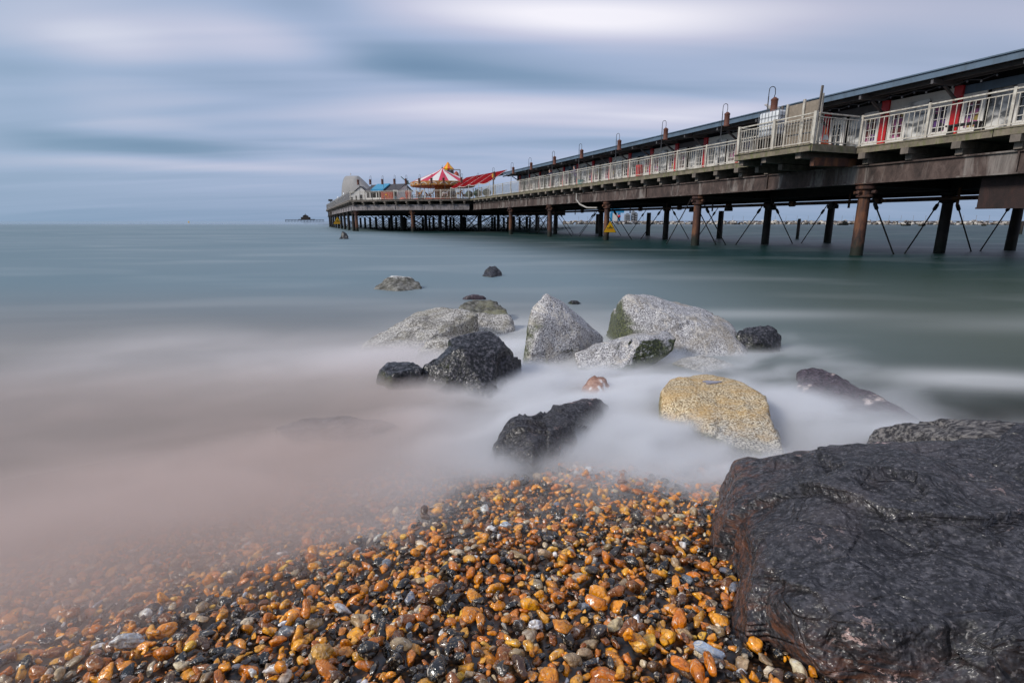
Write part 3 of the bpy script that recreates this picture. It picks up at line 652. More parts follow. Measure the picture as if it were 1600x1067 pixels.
M['blue'] = simple('bright_blue_sign_paint', (.03, .27, .50), .5, .1, 3, bmp=0)
M['cyan'] = simple('pale_blue_paint', (.05, .26, .42), .5, .1, 3, bmp=0)
M['brick'] = simple('brick_red_paint', (.48, .09, .045), .6, .15, 3, bmp=0)
M['slate'] = simple('grey_slate_roof', (.055, .050, .055), .7, .3, 2)
M['concrete'] = simple('grey_shell_sheeting', (.34, .32, .30), .7, .12, .8, dirt=(.28, .26, .25), streak=True, bmp=.05)
M['yellow'] = simple('yellow_sign_paint', (.85, .47, .01), .4, .06, 6, bmp=0)
M['orange'] = simple('orange_plastic', (.80, .12, .02), .4, .08, 6, bmp=0)
M['black'] = simple('black_paint', (.012, .012, .012), .5, .1, 6, bmp=0)
M['plastic'] = simple('milky_white_plastic', (.72, .73, .74), .35, .06, 2, bmp=0)
M['steel'] = simple('galvanised_steel', (.22, .22, .23), .45, .15, 8, .6, bmp=0)
M['gold'] = simple('fairground_gold_paint', (.45, .22, .05), .5, .5, 1.6, dirt=(.30, .03, .02), bmp=0, dirt_amt=.9)
M['green'] = simple('dark_green_paint', (.03, .06, .05), .5, .2, 3, bmp=0)
M['grey'] = simple('mid_grey_paint', (.25, .26, .28), .6, .2, 2, bmp=0)
M['teal'] = simple('turquoise_plastic', (.05, .50, .50), .4, .1, 4, bmp=0)
M['skin'] = simple('skin', (.55, .33, .24), .6, .08, 9, bmp=0)
M['navy'] = simple('navy_cloth', (.018, .022, .06), .9, .2, 9, bmp=0)
M['purple'] = simple('purple_cloth', (.07, .04, .16), .9, .2, 9, bmp=0)
M['denim'] = simple('denim_cloth', (.05, .06, .10), .9, .2, 9, bmp=0)
M['feather'] = simple('gull_feathers', (.42, .39, .38), .8, .25, 14, bmp=0)
m, t, p = newmat('window_glass'); p.inputs['Base Color'].default_value = (.03, .035, .04, 1); p.inputs['Roughness'].default_value = .06; p.inputs['Specular IOR Level'].default_value = .8; M['glass'] = m
m, t, p = newmat('translucent_screen')   # clear plastic wind screen with grey reflections painted into its colour
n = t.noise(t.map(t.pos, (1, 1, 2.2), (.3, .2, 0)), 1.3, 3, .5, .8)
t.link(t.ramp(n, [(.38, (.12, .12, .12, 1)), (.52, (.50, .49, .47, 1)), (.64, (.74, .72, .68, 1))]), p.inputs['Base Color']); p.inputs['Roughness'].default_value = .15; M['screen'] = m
m, t, p = newmat('goods_on_shelves')     # stock seen behind the window panes
vn = t.vor(t.map(t.pos, (1, 1, 1.0)), 3.2, out='Color'); r_, g_, b_ = t.sep(vn)
t.link(t.ramp(r_, [(0, (.02, .02, .03, 1)), (.3, (.10, .02, .02, 1)), (.45, (.30, .22, .05, 1)), (.6, (.12, .05, .20, 1)), (.75, (.35, .10, .22, 1)), (1, (.4, .35, .25, 1))], 'CONSTANT'), p.inputs['Base Color']); M['goods'] = m

# ------------------------------------------------------------------ the pier
DK = 4.65
d2 = Vector((-.3682, .9298, 0)); n2 = Vector((.9298, .3682, 0)); UP = Vector((0, 0, 1)); P0 = Vector((17.19, 18.72, 0))
def L(s, w_, z): return P0 + d2 * s + n2 * w_ + UP * z
def sY(Y): return (Y - 18.72) / .9298
AX = (d2, n2, UP)
S1 = 62.6                      # where the straight walk meets the wider head
K = L(S1, 0, 0); CR = atz(546, 312.6, DK); CR.z = 0; E = Vector((-51.5, 150, 0)); FR = Vector((18, 150, 0)); BR = L(S1 + 4, 13, 0)
fd = (CR - K).normalized(); fn = Vector((-fd.y, fd.x, 0)); fn = fn if fn.y > 0 else -fn
ld = (E - CR).normalized(); ln = Vector((ld.y, -ld.x, 0)); ln = ln if ln.x > 0 else -ln
pier = tag(empty('pier', L(0, 6, 0)), 'long seaside pier of timber and rusty iron on columns crossing the upper right', 'pier')
W = 12.6; SA = -14.0
# deck sheets (plan outline) with a timber fascia along the edges
b = MB(); b.prism([L(SA, 0.02, DK - .20), L(S1, 0.02, DK - .20), CR + UP * (DK - .20), E + UP * (DK - .20), FR + UP * (DK - .20), BR + UP * (DK - .20), L(SA, W, DK - .20)], (0, 0, .15)); b.build('deck', M['timber'], pier)
def fasc(a, bb, nrm):
    q = MB(); N_ = max(1, int((bb - a).length / 4.2)); dd = (bb - a) / N_
    for i in range(N_):
        a1 = a + dd * i + dd * .003; b1 = a + dd * (i + .997); k = random.uniform(-.012, .012)
        q.beam(a1 + UP * (DK - .14 + k) - nrm * .03, b1 + UP * (DK - .14 + k) - nrm * .03, .07, .26)
        q.beam(a1 + UP * (DK - .015 + k) - nrm * .02, b1 + UP * (DK - .015 + k) - nrm * .02, .16, .05)
    return q
BA, BB, BW = 5.87, 10.1, -2.7     # balcony
fasc(L(SA, 0, 0), L(BA - .05, 0, 0), n2).build('edge_board', M['mossy'], pier)
fasc(L(BB + .05, 0, 0), L(S1, 0, 0), n2).build('edge_board', M['mossy'], pier)
fasc(K, CR, fn).build('edge_board', M['timber'], pier); fasc(CR, E, ln).build('edge_board', M['timber'], pier)
b = MB(); b.prism([L(BA, BW, DK - .13), L(BB, BW, DK - .13), L(BB, 0.0, DK - .13), L(BA, 0.0, DK - .13)], (0, 0, .11))
for k in range(14): b.box(L(BA + .15 + k * .30, BW / 2 - .1, DK + .0), (.27, 2.75, .05), AX)
b.build('balcony_deck', M['mossy'], pier)
b = fasc(L(BA, BW, 0), L(BB, BW, 0), n2); b.beam(L(BA, BW, DK - .16), L(BA, 0, DK - .16), .07, .24); b.beam(L(BB, BW, DK - .16), L(BB, 0, DK - .16), .07, .24); b.build('edge_board', M['mossy'], pier)
for s_ in (BA + .75, BA + 2.6, BB - .25):
    b = MB(); b.beam(L(s_, BW + .15, DK - .36), L(s_, 1.2, DK - .36), .26, .28); b.beam(L(s_, BW + 1.2, DK - .66), L(s_, 1.2, DK - .66), .22, .26); b.build('joist', M['timber'], pier)
b = MB(); b.beam(L(BA + .35, BW + .55, DK - .66), L(BA + .35, .9, DK - .60), .2, .34); b.build('bracket', M['column'], pier)
# joists with their blocks
def joist(a, inn, mat):
    b = MB(); e_ = random.uniform(-.12, .08)
    b.beam(a - inn * (.10 + e_) + UP * (DK - .40), a + inn * 5 + UP * (DK - .40), .30, .24)
    b.beam(a + inn * .16 + UP * (DK - .63), a + inn * 5 + UP * (DK - .63), .25, .21)
    b.build('joist', mat, pier)
st = [sY(23.84) + 10.66 * k for k in range(-2, 5)]
js = st[0] - 3
k = 0
while st[0] + 1.777 * k < S1 - 1:
    s_ = st[0] + 1.777 * k; k += 1
    if s_ > SA and not (BA - .1 < s_ < BB + .1): joist(L(s_, 0, 0), n2, M['timber'])
LF = (CR - K).length; LL = (E - CR).length
for k in range(11): joist(K + fd * (1 + k * (LF - 1.5) / 10), fn, M['timber'])
for k in range(22): joist(CR + ld * (1.5 + k * (LL - 3) / 21), ln, M['timber'])
# girders
def girder(a, bb, z0, z1, th, mat, n_st=0, nrm=None, name='girder'):
    b = MB(); m_ = (z0 + z1) / 2
    b.beam(a + UP * m_, bb + UP * m_, th * .45, z1 - z0 - .08)
    b.beam(a + UP * (z0 + .03), bb + UP * (z0 + .03), th, .06); b.beam(a + UP * (z1 - .03), bb + UP * (z1 - .03), th, .06)
    dd = (bb - a)
    for i in range(n_st): b.box(a + dd * ((i + .5) / n_st) + UP * m_, (.05, th * .96, z1 - z0 - .13), (dd.normalized(), dd.normalized().cross(UP), UP))
    return b.build(name, mat, pier)
Z0, Z1 = 3.10, DK - .755
for i in range(len(st) - 1): girder(L(st[i], .42, 0), L(st[i + 1] - .02, .42, 0), Z0, Z1, .34, M['girder'], 1)
girder(L(st[-1], .42, 0), L(S1 - .2, .42, 0), Z0, Z1, .34, M['girder'], 2)
for w_ in (6.3, 12.2):
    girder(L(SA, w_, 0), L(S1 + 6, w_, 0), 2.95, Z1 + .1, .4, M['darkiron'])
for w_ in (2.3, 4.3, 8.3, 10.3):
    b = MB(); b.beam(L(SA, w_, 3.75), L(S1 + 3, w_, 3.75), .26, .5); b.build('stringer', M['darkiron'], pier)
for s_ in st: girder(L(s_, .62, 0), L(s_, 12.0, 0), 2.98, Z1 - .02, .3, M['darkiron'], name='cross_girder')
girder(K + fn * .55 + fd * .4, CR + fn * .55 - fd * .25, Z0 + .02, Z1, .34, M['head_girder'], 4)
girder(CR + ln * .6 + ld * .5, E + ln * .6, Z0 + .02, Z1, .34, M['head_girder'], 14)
# columns
def column(pos, mat, r=.21, top=Z0, fancy=True, zb=-.9):
    b = MB(); b.lathe([(r * 1.06, zb), (r, .4), (r * .93, top - .55)], 14, pos)
    c_ = b.build('column', mat, pier)
    if fancy:
        h = MB(); t_ = top
        h.lathe([(r * 1.0, t_ - .60), (r * 1.35, t_ - .56), (r * 1.35, t_ - .50), (r * 1.02, t_ - .46), (r * 1.08, t_ - .30), (r * 1.5, t_ - .22), (r * 1.55, t_ - .12), (r * 1.2, t_ - .06), (r * 1.7, t_ - .03), (r * 1.7, t_ + .0)], 14, pos)
        for a in range(4):
            an = a * math.pi / 2 + .4; dv = Vector((math.cos(an), math.sin(an), 0))
            h.tube([Vector(pos) + dv * r * 1.2 + UP * (t_ - .36), Vector(pos) + dv * r * 1.95 + UP * (t_ - .36)], .075, 8)
        h.build('capital', mat, c_)
    return c_
cols = []
for i, s_ in enumerate(st):
    column(L(s_, .42, 0), M['column'], .25 if i < 4 else .23)
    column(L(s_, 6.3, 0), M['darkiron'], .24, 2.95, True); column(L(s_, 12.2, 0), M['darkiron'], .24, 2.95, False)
# tie rods with turnbuckles between the rows
def rod(a, bb, buckle=True):
    b = MB(); a, bb = Vector(a), Vector(bb); b.tube([a, bb], .032, 6)
    if buckle:
        q = a + (bb - a) * .17; dv = (bb - a).normalized(); b.tube([q - dv * .2, q - dv * .12, q + dv * .12, q + dv * .2], [.04, .085, .085, .04], 8)
    b.build('tie_rod', M['darkiron'], pier)
for s_ in st:
    for w0, sg in ((.7, 1), (6.0, -1), (6.6, 1), (11.9, -1)):
        rod(L(s_ - .05 * sg, w0, 2.75), L(s_ - .05 * sg, w0 + sg * 2.75, -.72))
for s_ in st[3:4]:
    rod(L(s_ + .7, .7, 2.75), L(s_ + .7, 3.3, -.72), False); rod(L(s_ + .5, .3, 2.9), L(s_ + 3.2, .3, -.7), False)
# pier head columns on a skewed grid with crossed bracing
hc = []
def inside(pt, poly):
    c_ = False; n = len(poly)
    for i in range(n):
        a, bb = poly[i], poly[(i + 1) % n]
        if (a.y > pt.y) != (bb.y > pt.y) and pt.x < (bb.x - a.x) * (pt.y - a.y) / (bb.y - a.y) + a.x: c_ = not c_
    return c_
poly = [K + fn * 3, CR + fn * 3 + ln * 3, E + ln * 2 - ld * 2, FR, BR]
for px_ in (749, 644, 556):
    dr = ray(px_, 330); a = K + fn * .55; k_ = dr.x / dr.y; tt = (k_ * a.y - a.x) / (fd.x - k_ * fd.y)
    if px_ == 749: continue
    column(a + fd * tt, M['column'], .24)
frs = []
for k in range(9):
    q = CR + ld * (2.5 + k * (LL - 4) / 8) + ln * .6; column(q, M['darkiron'], .24, Z0, True); frs.append(q)
rows = []
for r_i in range(7):
    row = []
    for k in range(-2, 10):
        q = CR + ld * (7 + r_i * 10.2) + (fd * -1) * (k * 6.6 + 3.3) + ln * 0
        if inside(q, poly): row.append(q)
    rows.append(row)
nb_ = 0
for row in rows:
    for q in row: column(q, M['darkiron'], .27, 3.0, False)
    for a, bb in zip(row, row[1:]):
        b = MB(); b.tube([a + UP * 2.9, bb + UP * -.6], .05, 5); b.tube([bb + UP * 2.9, a + UP * -.6], .05, 5); b.build('cross_brace', M['darkiron'], pier)
for ra, rb in zip(rows, rows[1:]):
    for a in ra[::1]:
        near_ = min(rb, key=lambda q: (q - a).length) if rb else None
        if near_ is not None and (near_ - a).length < 12 and nb_ < 40:
            b = MB(); b.tube([a + UP * 2.9, near_ + UP * -.6], .05, 5); b.tube([near_ + UP * 2.9, a + UP * -.6], .05, 5); b.build('cross_brace', M['darkiron'], pier); nb_ += 1
for row in rows:
    if len(row) > 1:
        b = MB(); b.beam(row[0] - (row[-1] - row[0]).normalized() * 3 + UP * 3.45, row[-1] + (row[-1] - row[0]).normalized() * 2 + UP * 3.45, .4, 1.15); b.build('cross_girder', M['darkiron'], pier)
# service pipe, hanging plate, drain
b = MB(); b.tube([L(SA, 5.72, 2.55), L(S1, 5.72, 2.55)], .10, 10)
for k in range(12):
    s_ = st[0] + 3 + 5.33 * k; b.tube([L(s_ - .16, 5.72, 2.55), L(s_ + .16, 5.72, 2.55)], .17, 10)
    b.box(L(s_ + 1.6, 5.72, 2.62), (.10, .06, .8), AX)
b.build('service_pipe', M['column'], pier)
b = MB(); b.box(L(sY(20.05) - 4.2, .9, 2.52), (8.4, .06, 1.12), AX); b.box(L(sY(20.05) - 4.2, .9, 1.98), (8.4, .20, .06), AX); b.build('hanging_plate', M['darkrust'], pier)
b = MB(); q = sY(48.0); b.tube([L(q, .12, 3.9), L(q, .12, 3.35), L(q - .5, .2, 2.95), L(q - 1.4, .4, 2.65), L(q - 2.8, .6, 2.6)], .07, 8); b.build('drain_pipe', M['railgrey'], pier)
for s_ in (sY(40), sY(36.5), sY(33), sY(29)):
    b = MB(); b.box(L(s_, 5.7, 2.32), (.5, .3, .22), AX); b.tube([L(s_, 5.5, 2.4), L(s_, 5.9, 2.4)], .16, 8); b.build('pipe_bracket', M['darkiron'], pier)

# ------------------------------------------------------------------ railings: one run per side, a panel mesh per bay
def railing(a, bb, n, label, mat, bal=13, H=1.24, post_w=.09, first=True, last=True):
    root = tag(empty('railing', a + UP * DK), label, 'railing', 'railings round the pier deck')
    dd = (bb - a); u_ = dd.normalized(); Lb = dd.length / n
    for i in range(n + 1):
        if (i == 0 and not first) or (i == n and not last): continue
        q = a + u_ * (Lb * i); b = MB(); b.box(q + UP * (DK + H / 2 + .03), (post_w, post_w, H + .06), (u_, u_.cross(UP), UP)); b.build('post', mat, root)
    for i in range(n):
        q0 = a + u_ * (Lb * i + post_w * .5); q1 = a + u_ * (Lb * (i + 1) - post_w * .5); b = MB()
        b.beam(q0 + UP * (DK + H), q1 + UP * (DK + H), .07, .05); b.beam(q0 + UP * (DK + H - .15), q1 + UP * (DK + H - .15), .035, .035); b.beam(q0 + UP * (DK + .11), q1 + UP * (DK + .11), .035, .04)
        for k in range(bal):
            q = q0 + (q1 - q0) * ((k + .5) / bal); b.beam(q + UP * (DK + .12), q + UP * (DK + H - .16), .022, .022, up=u_)
        b.build('panel', mat, root)
    return root
IN = .14
BS = 2.665
railing(L(BA - BS * 7, IN, 0), L(BA, IN, 0), 7, 'cream railing on the right of the balcony, running out of the picture', M['rail'])
railing(L(BB, IN, 0), L(BB + BS * 19, IN, 0), 19, 'long cream railing from the balcony to the pier head', M['rail'])
ob = MB()
railing(L(BA + .05, BW + .1, 0), L(BB - .05, BW + .1, 0), 2, 'railing along the outer edge of the jutting balcony', M['rail'], 13, post_w=.13)
railing(L(BA + .05, IN - .15, 0), L(BA + .05, BW + .25, 0), 1, 'short railing on the right side of the jutting balcony', M['rail'], 15, first=False, last=False)
railing(L(BB - .05, IN - .15, 0), L(BB - .05, BW + .25, 0), 1, 'short railing on the far side of the jutting balcony', M['rail'], 15, first=False, last=False)
railing(L(BB + BS * 19, IN, 0) + fd * .3, CR + fn * .15 - fd * .1, 8, 'railing along the front of the pier head before the carousel', M['rail'], 10, 1.2)
railing(CR + ln * .15 + ld * .1, E + ln * .15, 26, 'grey railing along the seaward left side of the pier head', M['railgrey'], 20, 1.3, .1)

# ------------------------------------------------------------------ arcade of kiosks under the long roof
EW = 2.0; ZE = 7.57; WW = 4.0
arc = tag(empty('arcade', L(20, WW, DK)), 'long dark roofed arcade of white kiosks with red pilasters on the pier', 'arcade')
RS0, RS1 = -12.0, sY(71.5)
b = MB(); b.beam(L(RS0, EW, ZE - .15), L(RS1, EW, ZE - .15), .06, .30); b.beam(L(RS0, EW - .05, ZE - .02), L(RS1, EW - .05, ZE - .02), .10, .05); b.build('fascia', M['fascia'], arc)
b = MB(); Nn = 300
Vv = []; 
for i in range(Nn + 1):
    s_ = RS0 + (RS1 - RS0) * i / Nn; dz = .022 if i % 2 else 0
    Vv += [L(s_, EW + .04, ZE - .16 + dz), L(s_, 6.6, ZE + .38 + dz), L(s_, 11.2, ZE - .16 + dz)]
b.add(Vv, [(3 * i + j, 3 * i + 3 + j, 3 * i + 4 + j, 3 * i + 1 + j) for i in range(Nn) for j in (0, 1)])
Vt = [Vector(q) + UP * .07 for q in Vv]; b.add(Vt, [(3 * i + j, 3 * i + 3 + j, 3 * i + 4 + j, 3 * i + 1 + j) for i in range(Nn) for j in (0, 1)])
b.build('roof', M['roofing'], arc)
for w_, z_off in ((2.7, -.02), (3.4, .03)):
    b = MB(); b.beam(L(RS0, w_, ZE - .27 + z_off), L(RS1, w_, ZE - .27 + z_off), .07, .14); b.build('purlin', M['rafter'], arc)
pil = [sY(22.9) + 3.09 * k for k in range(-4, 17)]
for s_ in pil:
    if s_ > RS1 - 1: break
    b = MB(); b.beam(L(s_, EW + .06, ZE - .40), L(s_, WW, ZE - .30), .10, .2); b.beam(L(s_, EW + .9, ZE - .5), L(s_, WW - .1, ZE - 1.05), .08, .10); b.build('rafter', M['rafter'], arc)
    b = MB(); b.box(L(s_, WW - .03, (DK + ZE - .42) / 2 + .01), (.34, .16, ZE - .44 - DK), AX); b.build('pilaster', M['red'], arc)
rr = random.Random(5)
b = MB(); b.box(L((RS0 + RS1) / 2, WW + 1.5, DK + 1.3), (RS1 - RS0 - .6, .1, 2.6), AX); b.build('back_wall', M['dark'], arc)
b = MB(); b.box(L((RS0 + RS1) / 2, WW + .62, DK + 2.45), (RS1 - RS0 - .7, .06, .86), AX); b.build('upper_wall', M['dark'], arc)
for k_, s_ in enumerate(pil[:-1]):
    if s_ + 3.1 > RS1 - 1: break
    far = k_ > 8
    for sd in (0, 1):
        c_ = s_ + (.62 if sd == 0 else 2.47)
        b = MB(); hw = .86; z0, z1 = .02, 2.12
        # wall with an opening for the window
        b.box(L(c_, WW, DK + .38), (hw, .07, .72), AX); b.box(L(c_, WW, DK + 1.96), (hw, .07, .32), AX)
        b.box(L(c_ - hw / 2 + .09, WW, DK + 1.27), (.18, .07, 1.06), AX); b.box(L(c_ + hw / 2 - .09, WW, DK + 1.27), (.18, .07, 1.06), AX)
        b.build('wall_panel', M['white'], arc)
        fr = MB(); fr.box(L(c_, WW - .02, DK + 1.27), (.035, .04, 1.04), AX)
        for zz_ in (.93, 1.27, 1.61): fr.box(L(c_, WW - .025, DK + zz_), (.50, .03, .03), AX)
        fr_ = fr.build('window', M['white'], arc)
        g_ = MB(); g_.box(L(c_, WW + .05, DK + 1.27), (.50, .012, 1.06), AX); g_.build('pane', M['goods'] if (k_ + sd) % 3 else M['glass'], fr_)
    c_ = s_ + 1.545
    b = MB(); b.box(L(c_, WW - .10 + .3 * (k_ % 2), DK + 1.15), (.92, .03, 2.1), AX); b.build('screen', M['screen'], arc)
    b = MB(); b.box(L(s_ + 1.545, WW + .02, DK + 2.3), (2.72, .06, .34), AX); b.build('header_board', [M['white'], M['rafter'], M['white'], M['fascia']][k_ % 4], arc)
# bunting-like string of fairy lights under the eave
b = MB(); pts = [L(sY(21) + i * .25, EW + .55, ZE - .55 - .10 * math.sin(i * .8) ** 2) for i in range(60)]; b.tube(pts, .02, 5)
for i, q in enumerate(pts): 
    if i % 2 == 0: b.box(Vector(q) - UP * .05, (.06, .06, .07), AX)
tag(b.build('fairy_lights', M['wire'], None), 'drooping string of unlit fairy lights under the arcade eave', 'fairy lights')

# ------------------------------------------------------------------ swan neck lamps
def make_lamp():
    root = empty('swan_neck_lamp')
    b = MB(); b.lathe([(.06, 0), (.06, .5), (.028, .55), (.024, 3.05)], 8); b.local('pole', M['wire'], root)
    pts = [Vector((0, 0, 3.05))] + [Vector((.13 - .13 * math.cos(a), 0, 3.05 + .26 + .14 * math.sin(a))) if a > 0 else Vector((0, 0, 3.2)) for a in [k * math.pi / 8 for k in range(0, 9)]] + [Vector((.27, 0, 3.12)), Vector((.24, 0, 3.0)), Vector((.27, 0, 2.95))]
    b = MB(); b.tube(pts, .018, 6); b.local('hook', M['wire'], root)
    b = MB(); b.lathe([(.05, 2.99), (.10, 2.95), (.165, 2.90), (.165, 2.84), (.15, 2.82), (.15, 2.30), (.17, 2.27), (.17, 2.22), (.05, 2.20)][::-1], 12, (.27, 0, 0)); b.local('lantern', M['lantern'], root)
    return root
lamp0 = make_lamp()
LP = [(1204, BW + .55, 'on the balcony above the white tank, nearest of all the lamps'), (1133, .5, 'just past the far end of the balcony'), (1039, .5, 'third along the pier roof counting from the balcony'),
      (965, .5, 'fourth along, above the red barrel stretch'), (907, .5, 'fifth along the pier roof'), (865, .5, 'sixth along, over the person in navy'), (828, .5, 'seventh along the pier roof'), (800, .5, 'eighth along the pier roof'),
      (771, .5, 'over the seaward end of the dark arcade roof')]
first = True
def put_lamp(loc, rz, txt):
    global first
    o = lamp0 if first else copy_tree(lamp0); first = False
    o.location = loc; o.rotation_euler.z = rz; tag(o, ('rusty swan neck lamp ' + txt), 'lamp post', 'swan neck lamps along the pier')
for px_, w_, txt in LP:
    kx = ray(px_, 200 if px_ > 1000 else 250); k_ = kx.x / kx.y; Y0 = (24.6 + .93 * w_ - k_ * .368 * w_) / (.396 + k_)
    q = L(sY(Y0), w_, DK); put_lamp(q + d2 * .3 - UP * (.55 if px_ == 1204 else 0), math.atan2(-d2.y, -d2.x) + (.5 if px_ % 2 else .9), txt)
HL = [(748, 'by the near end of the red awning'), (723, 'before the slope of the red awning'), (695, 'right in front of the middle of the carousel top'), (676, 'in front of the left half of the carousel top'), (657, 'at the left rim of the carousel'), (636, 'beside the slanting ride arm'),
      (618, 'over the right end of the kiosk roof'), (599, 'over the right part of the blue sign'), (580, 'over the left end of the blue sign'), (561, 'at the left corner of the pier head by the curved shell')]
for px_, txt in HL:
    dr = ray(px_, 280); a = K + fn * .6; k_ = dr.x / dr.y; tt = (k_ * a.y - a.x) / (fd.x - k_ * fd.y); put_lamp(a + fd * tt + UP * DK, 2.6, txt)

# ------------------------------------------------------------------ things on the balcony and the walk
t_ = tag(empty('water_tank', L(9.0, -1.5, DK)), 'white plastic tank in a steel cage on the balcony', 'tank')
c_ = L(8.75, -1.75, 0); zb = DK + .70
b = MB()
Pq = [(c_ + d2 * (.56 * i) + n2 * (.46 * j)) for i, j in ((-1, -1), (1, -1), (1, 1), (-1, 1))]
bmx = MB(); bmx.box(c_ + UP * (zb + .56), (1.14, .94, 1.08), AX); o = bmx.build('bottle', M['plastic'], t_); md = o.modifiers.new('bevel', 'BEVEL'); md.width = .09; md.segments = 3
for i in range(7):
    for sg in (-1, 1):
        b.beam(c_ + d2 * (-.57 + .19 * i) + n2 * (.49 * sg) + UP * zb, c_ + d2 * (-.57 + .19 * i) + n2 * (.49 * sg) + UP * (zb + 1.13), .013, .013, up=d2)
for i in range(6):
    for sg in (-1, 1):
        b.beam(c_ + d2 * (.59 * sg) + n2 * (-.48 + .19 * i) + UP * zb, c_ + d2 * (.59 * sg) + n2 * (-.48 + .19 * i) + UP * (zb + 1.13), .013, .013, up=d2)
for k in range(5):
    zz_ = zb + .03 + k * .27
    for sg in (-1, 1):
        b.beam(c_ - d2 * .6 + n2 * (.505 * sg) + UP * zz_, c_ + d2 * .6 + n2 * (.505 * sg) + UP * zz_, .013, .015)
        b.beam(c_ - n2 * .5 + d2 * (.605 * sg) + UP * zz_, c_ + n2 * .5 + d2 * (.605 * sg) + UP * zz_, .02, .024)
b.build('cage', M['steel'], t_)
b = MB()
for sg in (-1, 0, 1): b.box(c_ + d2 * (.5 * sg) + UP * (DK + .31), (.12, 1.0, .58), AX)
b.box(c_ + UP * (DK + .65), (1.25, 1.05, .07), AX); b.build('stand', M['timber'], t_)
t_ = tag(empty('traffic_cone', L(6.3, -1.45, DK)), 'orange traffic cone with a white band behind the balcony railing', 'traffic cone')
q = L(6.3, -1.45, DK); b = MB(); b.box(q + UP * .05, (.42, .42, .06), AX); b.lathe([(.17, .07), (.125, .26)], 14, q); b.lathe([(.082, .47), (.045, .75), (.02, .76)], 14, q); b.build('cone', M['orange'], t_)
b = MB(); b.lathe([(.125, .261), (.083, .469)], 14, q); b.build('band', M['plastic'], t_)
t_ = tag(empty('screen_fence', L(7, -2.2, DK)), 'brown board screen fence with dark slots standing on the balcony', 'fence')
for s_, h in ((6.05, 2.0), (6.9, 1.93), (7.75, 1.88)):
    b = MB(); b.box(L(s_, -2.2, DK + h / 2 + .03), (.10, .07, h), AX); b.build('post', M['rail'], t_)
b = MB()
for z0, z1 in ((.05, .5), (.56, 1.0), (1.06, 1.8)): b.box(L(6.9, -2.14, DK + (z0 + z1) / 2 + .04), (1.65, .03, z1 - z0), AX)
b.build('board_panel', simple('brown_board', (.27, .22, .17), .8, .2, 3, dirt=(.14, .11, .08)), t_)
b = MB(); b.beam(L(6.02, -2.42, DK + .1), L(5.98, -2.36, DK + 2.3), .10, .05, up=d2); tag(b.build('plank', M['timber']), 'tall grey plank leaning upright at the balcony corner', 'plank')
b = MB(); b.beam(L(9.7, -.4, DK + .05), L(9.7, -.4, DK + 2.35), .08, .08, up=d2); tag(b.build('wooden_post', M['timber']), 'thin grey post sticking up behind the caged white tank', 'post')
q = L(sY(40.8), 1.2, DK); b = MB(); b.lathe([(.26, .02), (.27, .06), (.28, .3), (.27, .33), (.28, .36), (.28, .62), (.27, .65), (.28, .68), (.27, .94), (.25, .95)], 18, q); tag(b.build('barrel', M['red']), 'bright red barrel standing behind the long railing', 'barrel')
q = L(sY(48.2), .55, DK); b = MB(); b.lathe([(.20, .02), (.30, .35), (.33, .42), (.30, .42), (.26, .30)], 16, q); tag(b.build('tub', M['teal']), 'turquoise tub on the deck behind the long railing', 'tub')
q = L(BB + .45, .5, DK); b = MB(); b.box(q + UP * .28, (.5, .4, .5), AX); b.box(q + UP * .56, (.56, .46, .06), AX); tag(b.build('bin', M['yellow']), 'small yellow lidded bin at the far foot of the balcony', 'bin')
q = L(2.15, .55, DK); b = MB(); b.box(q + UP * .38, (1.1, .36, .06), AX)
for sg in (-1, 1): b.box(q + d2 * (.45 * sg) + UP * .18, (.06, .32, .34), AX)
tag(b.build('bench', M['black']), 'low black bench behind the near railing', 'bench')

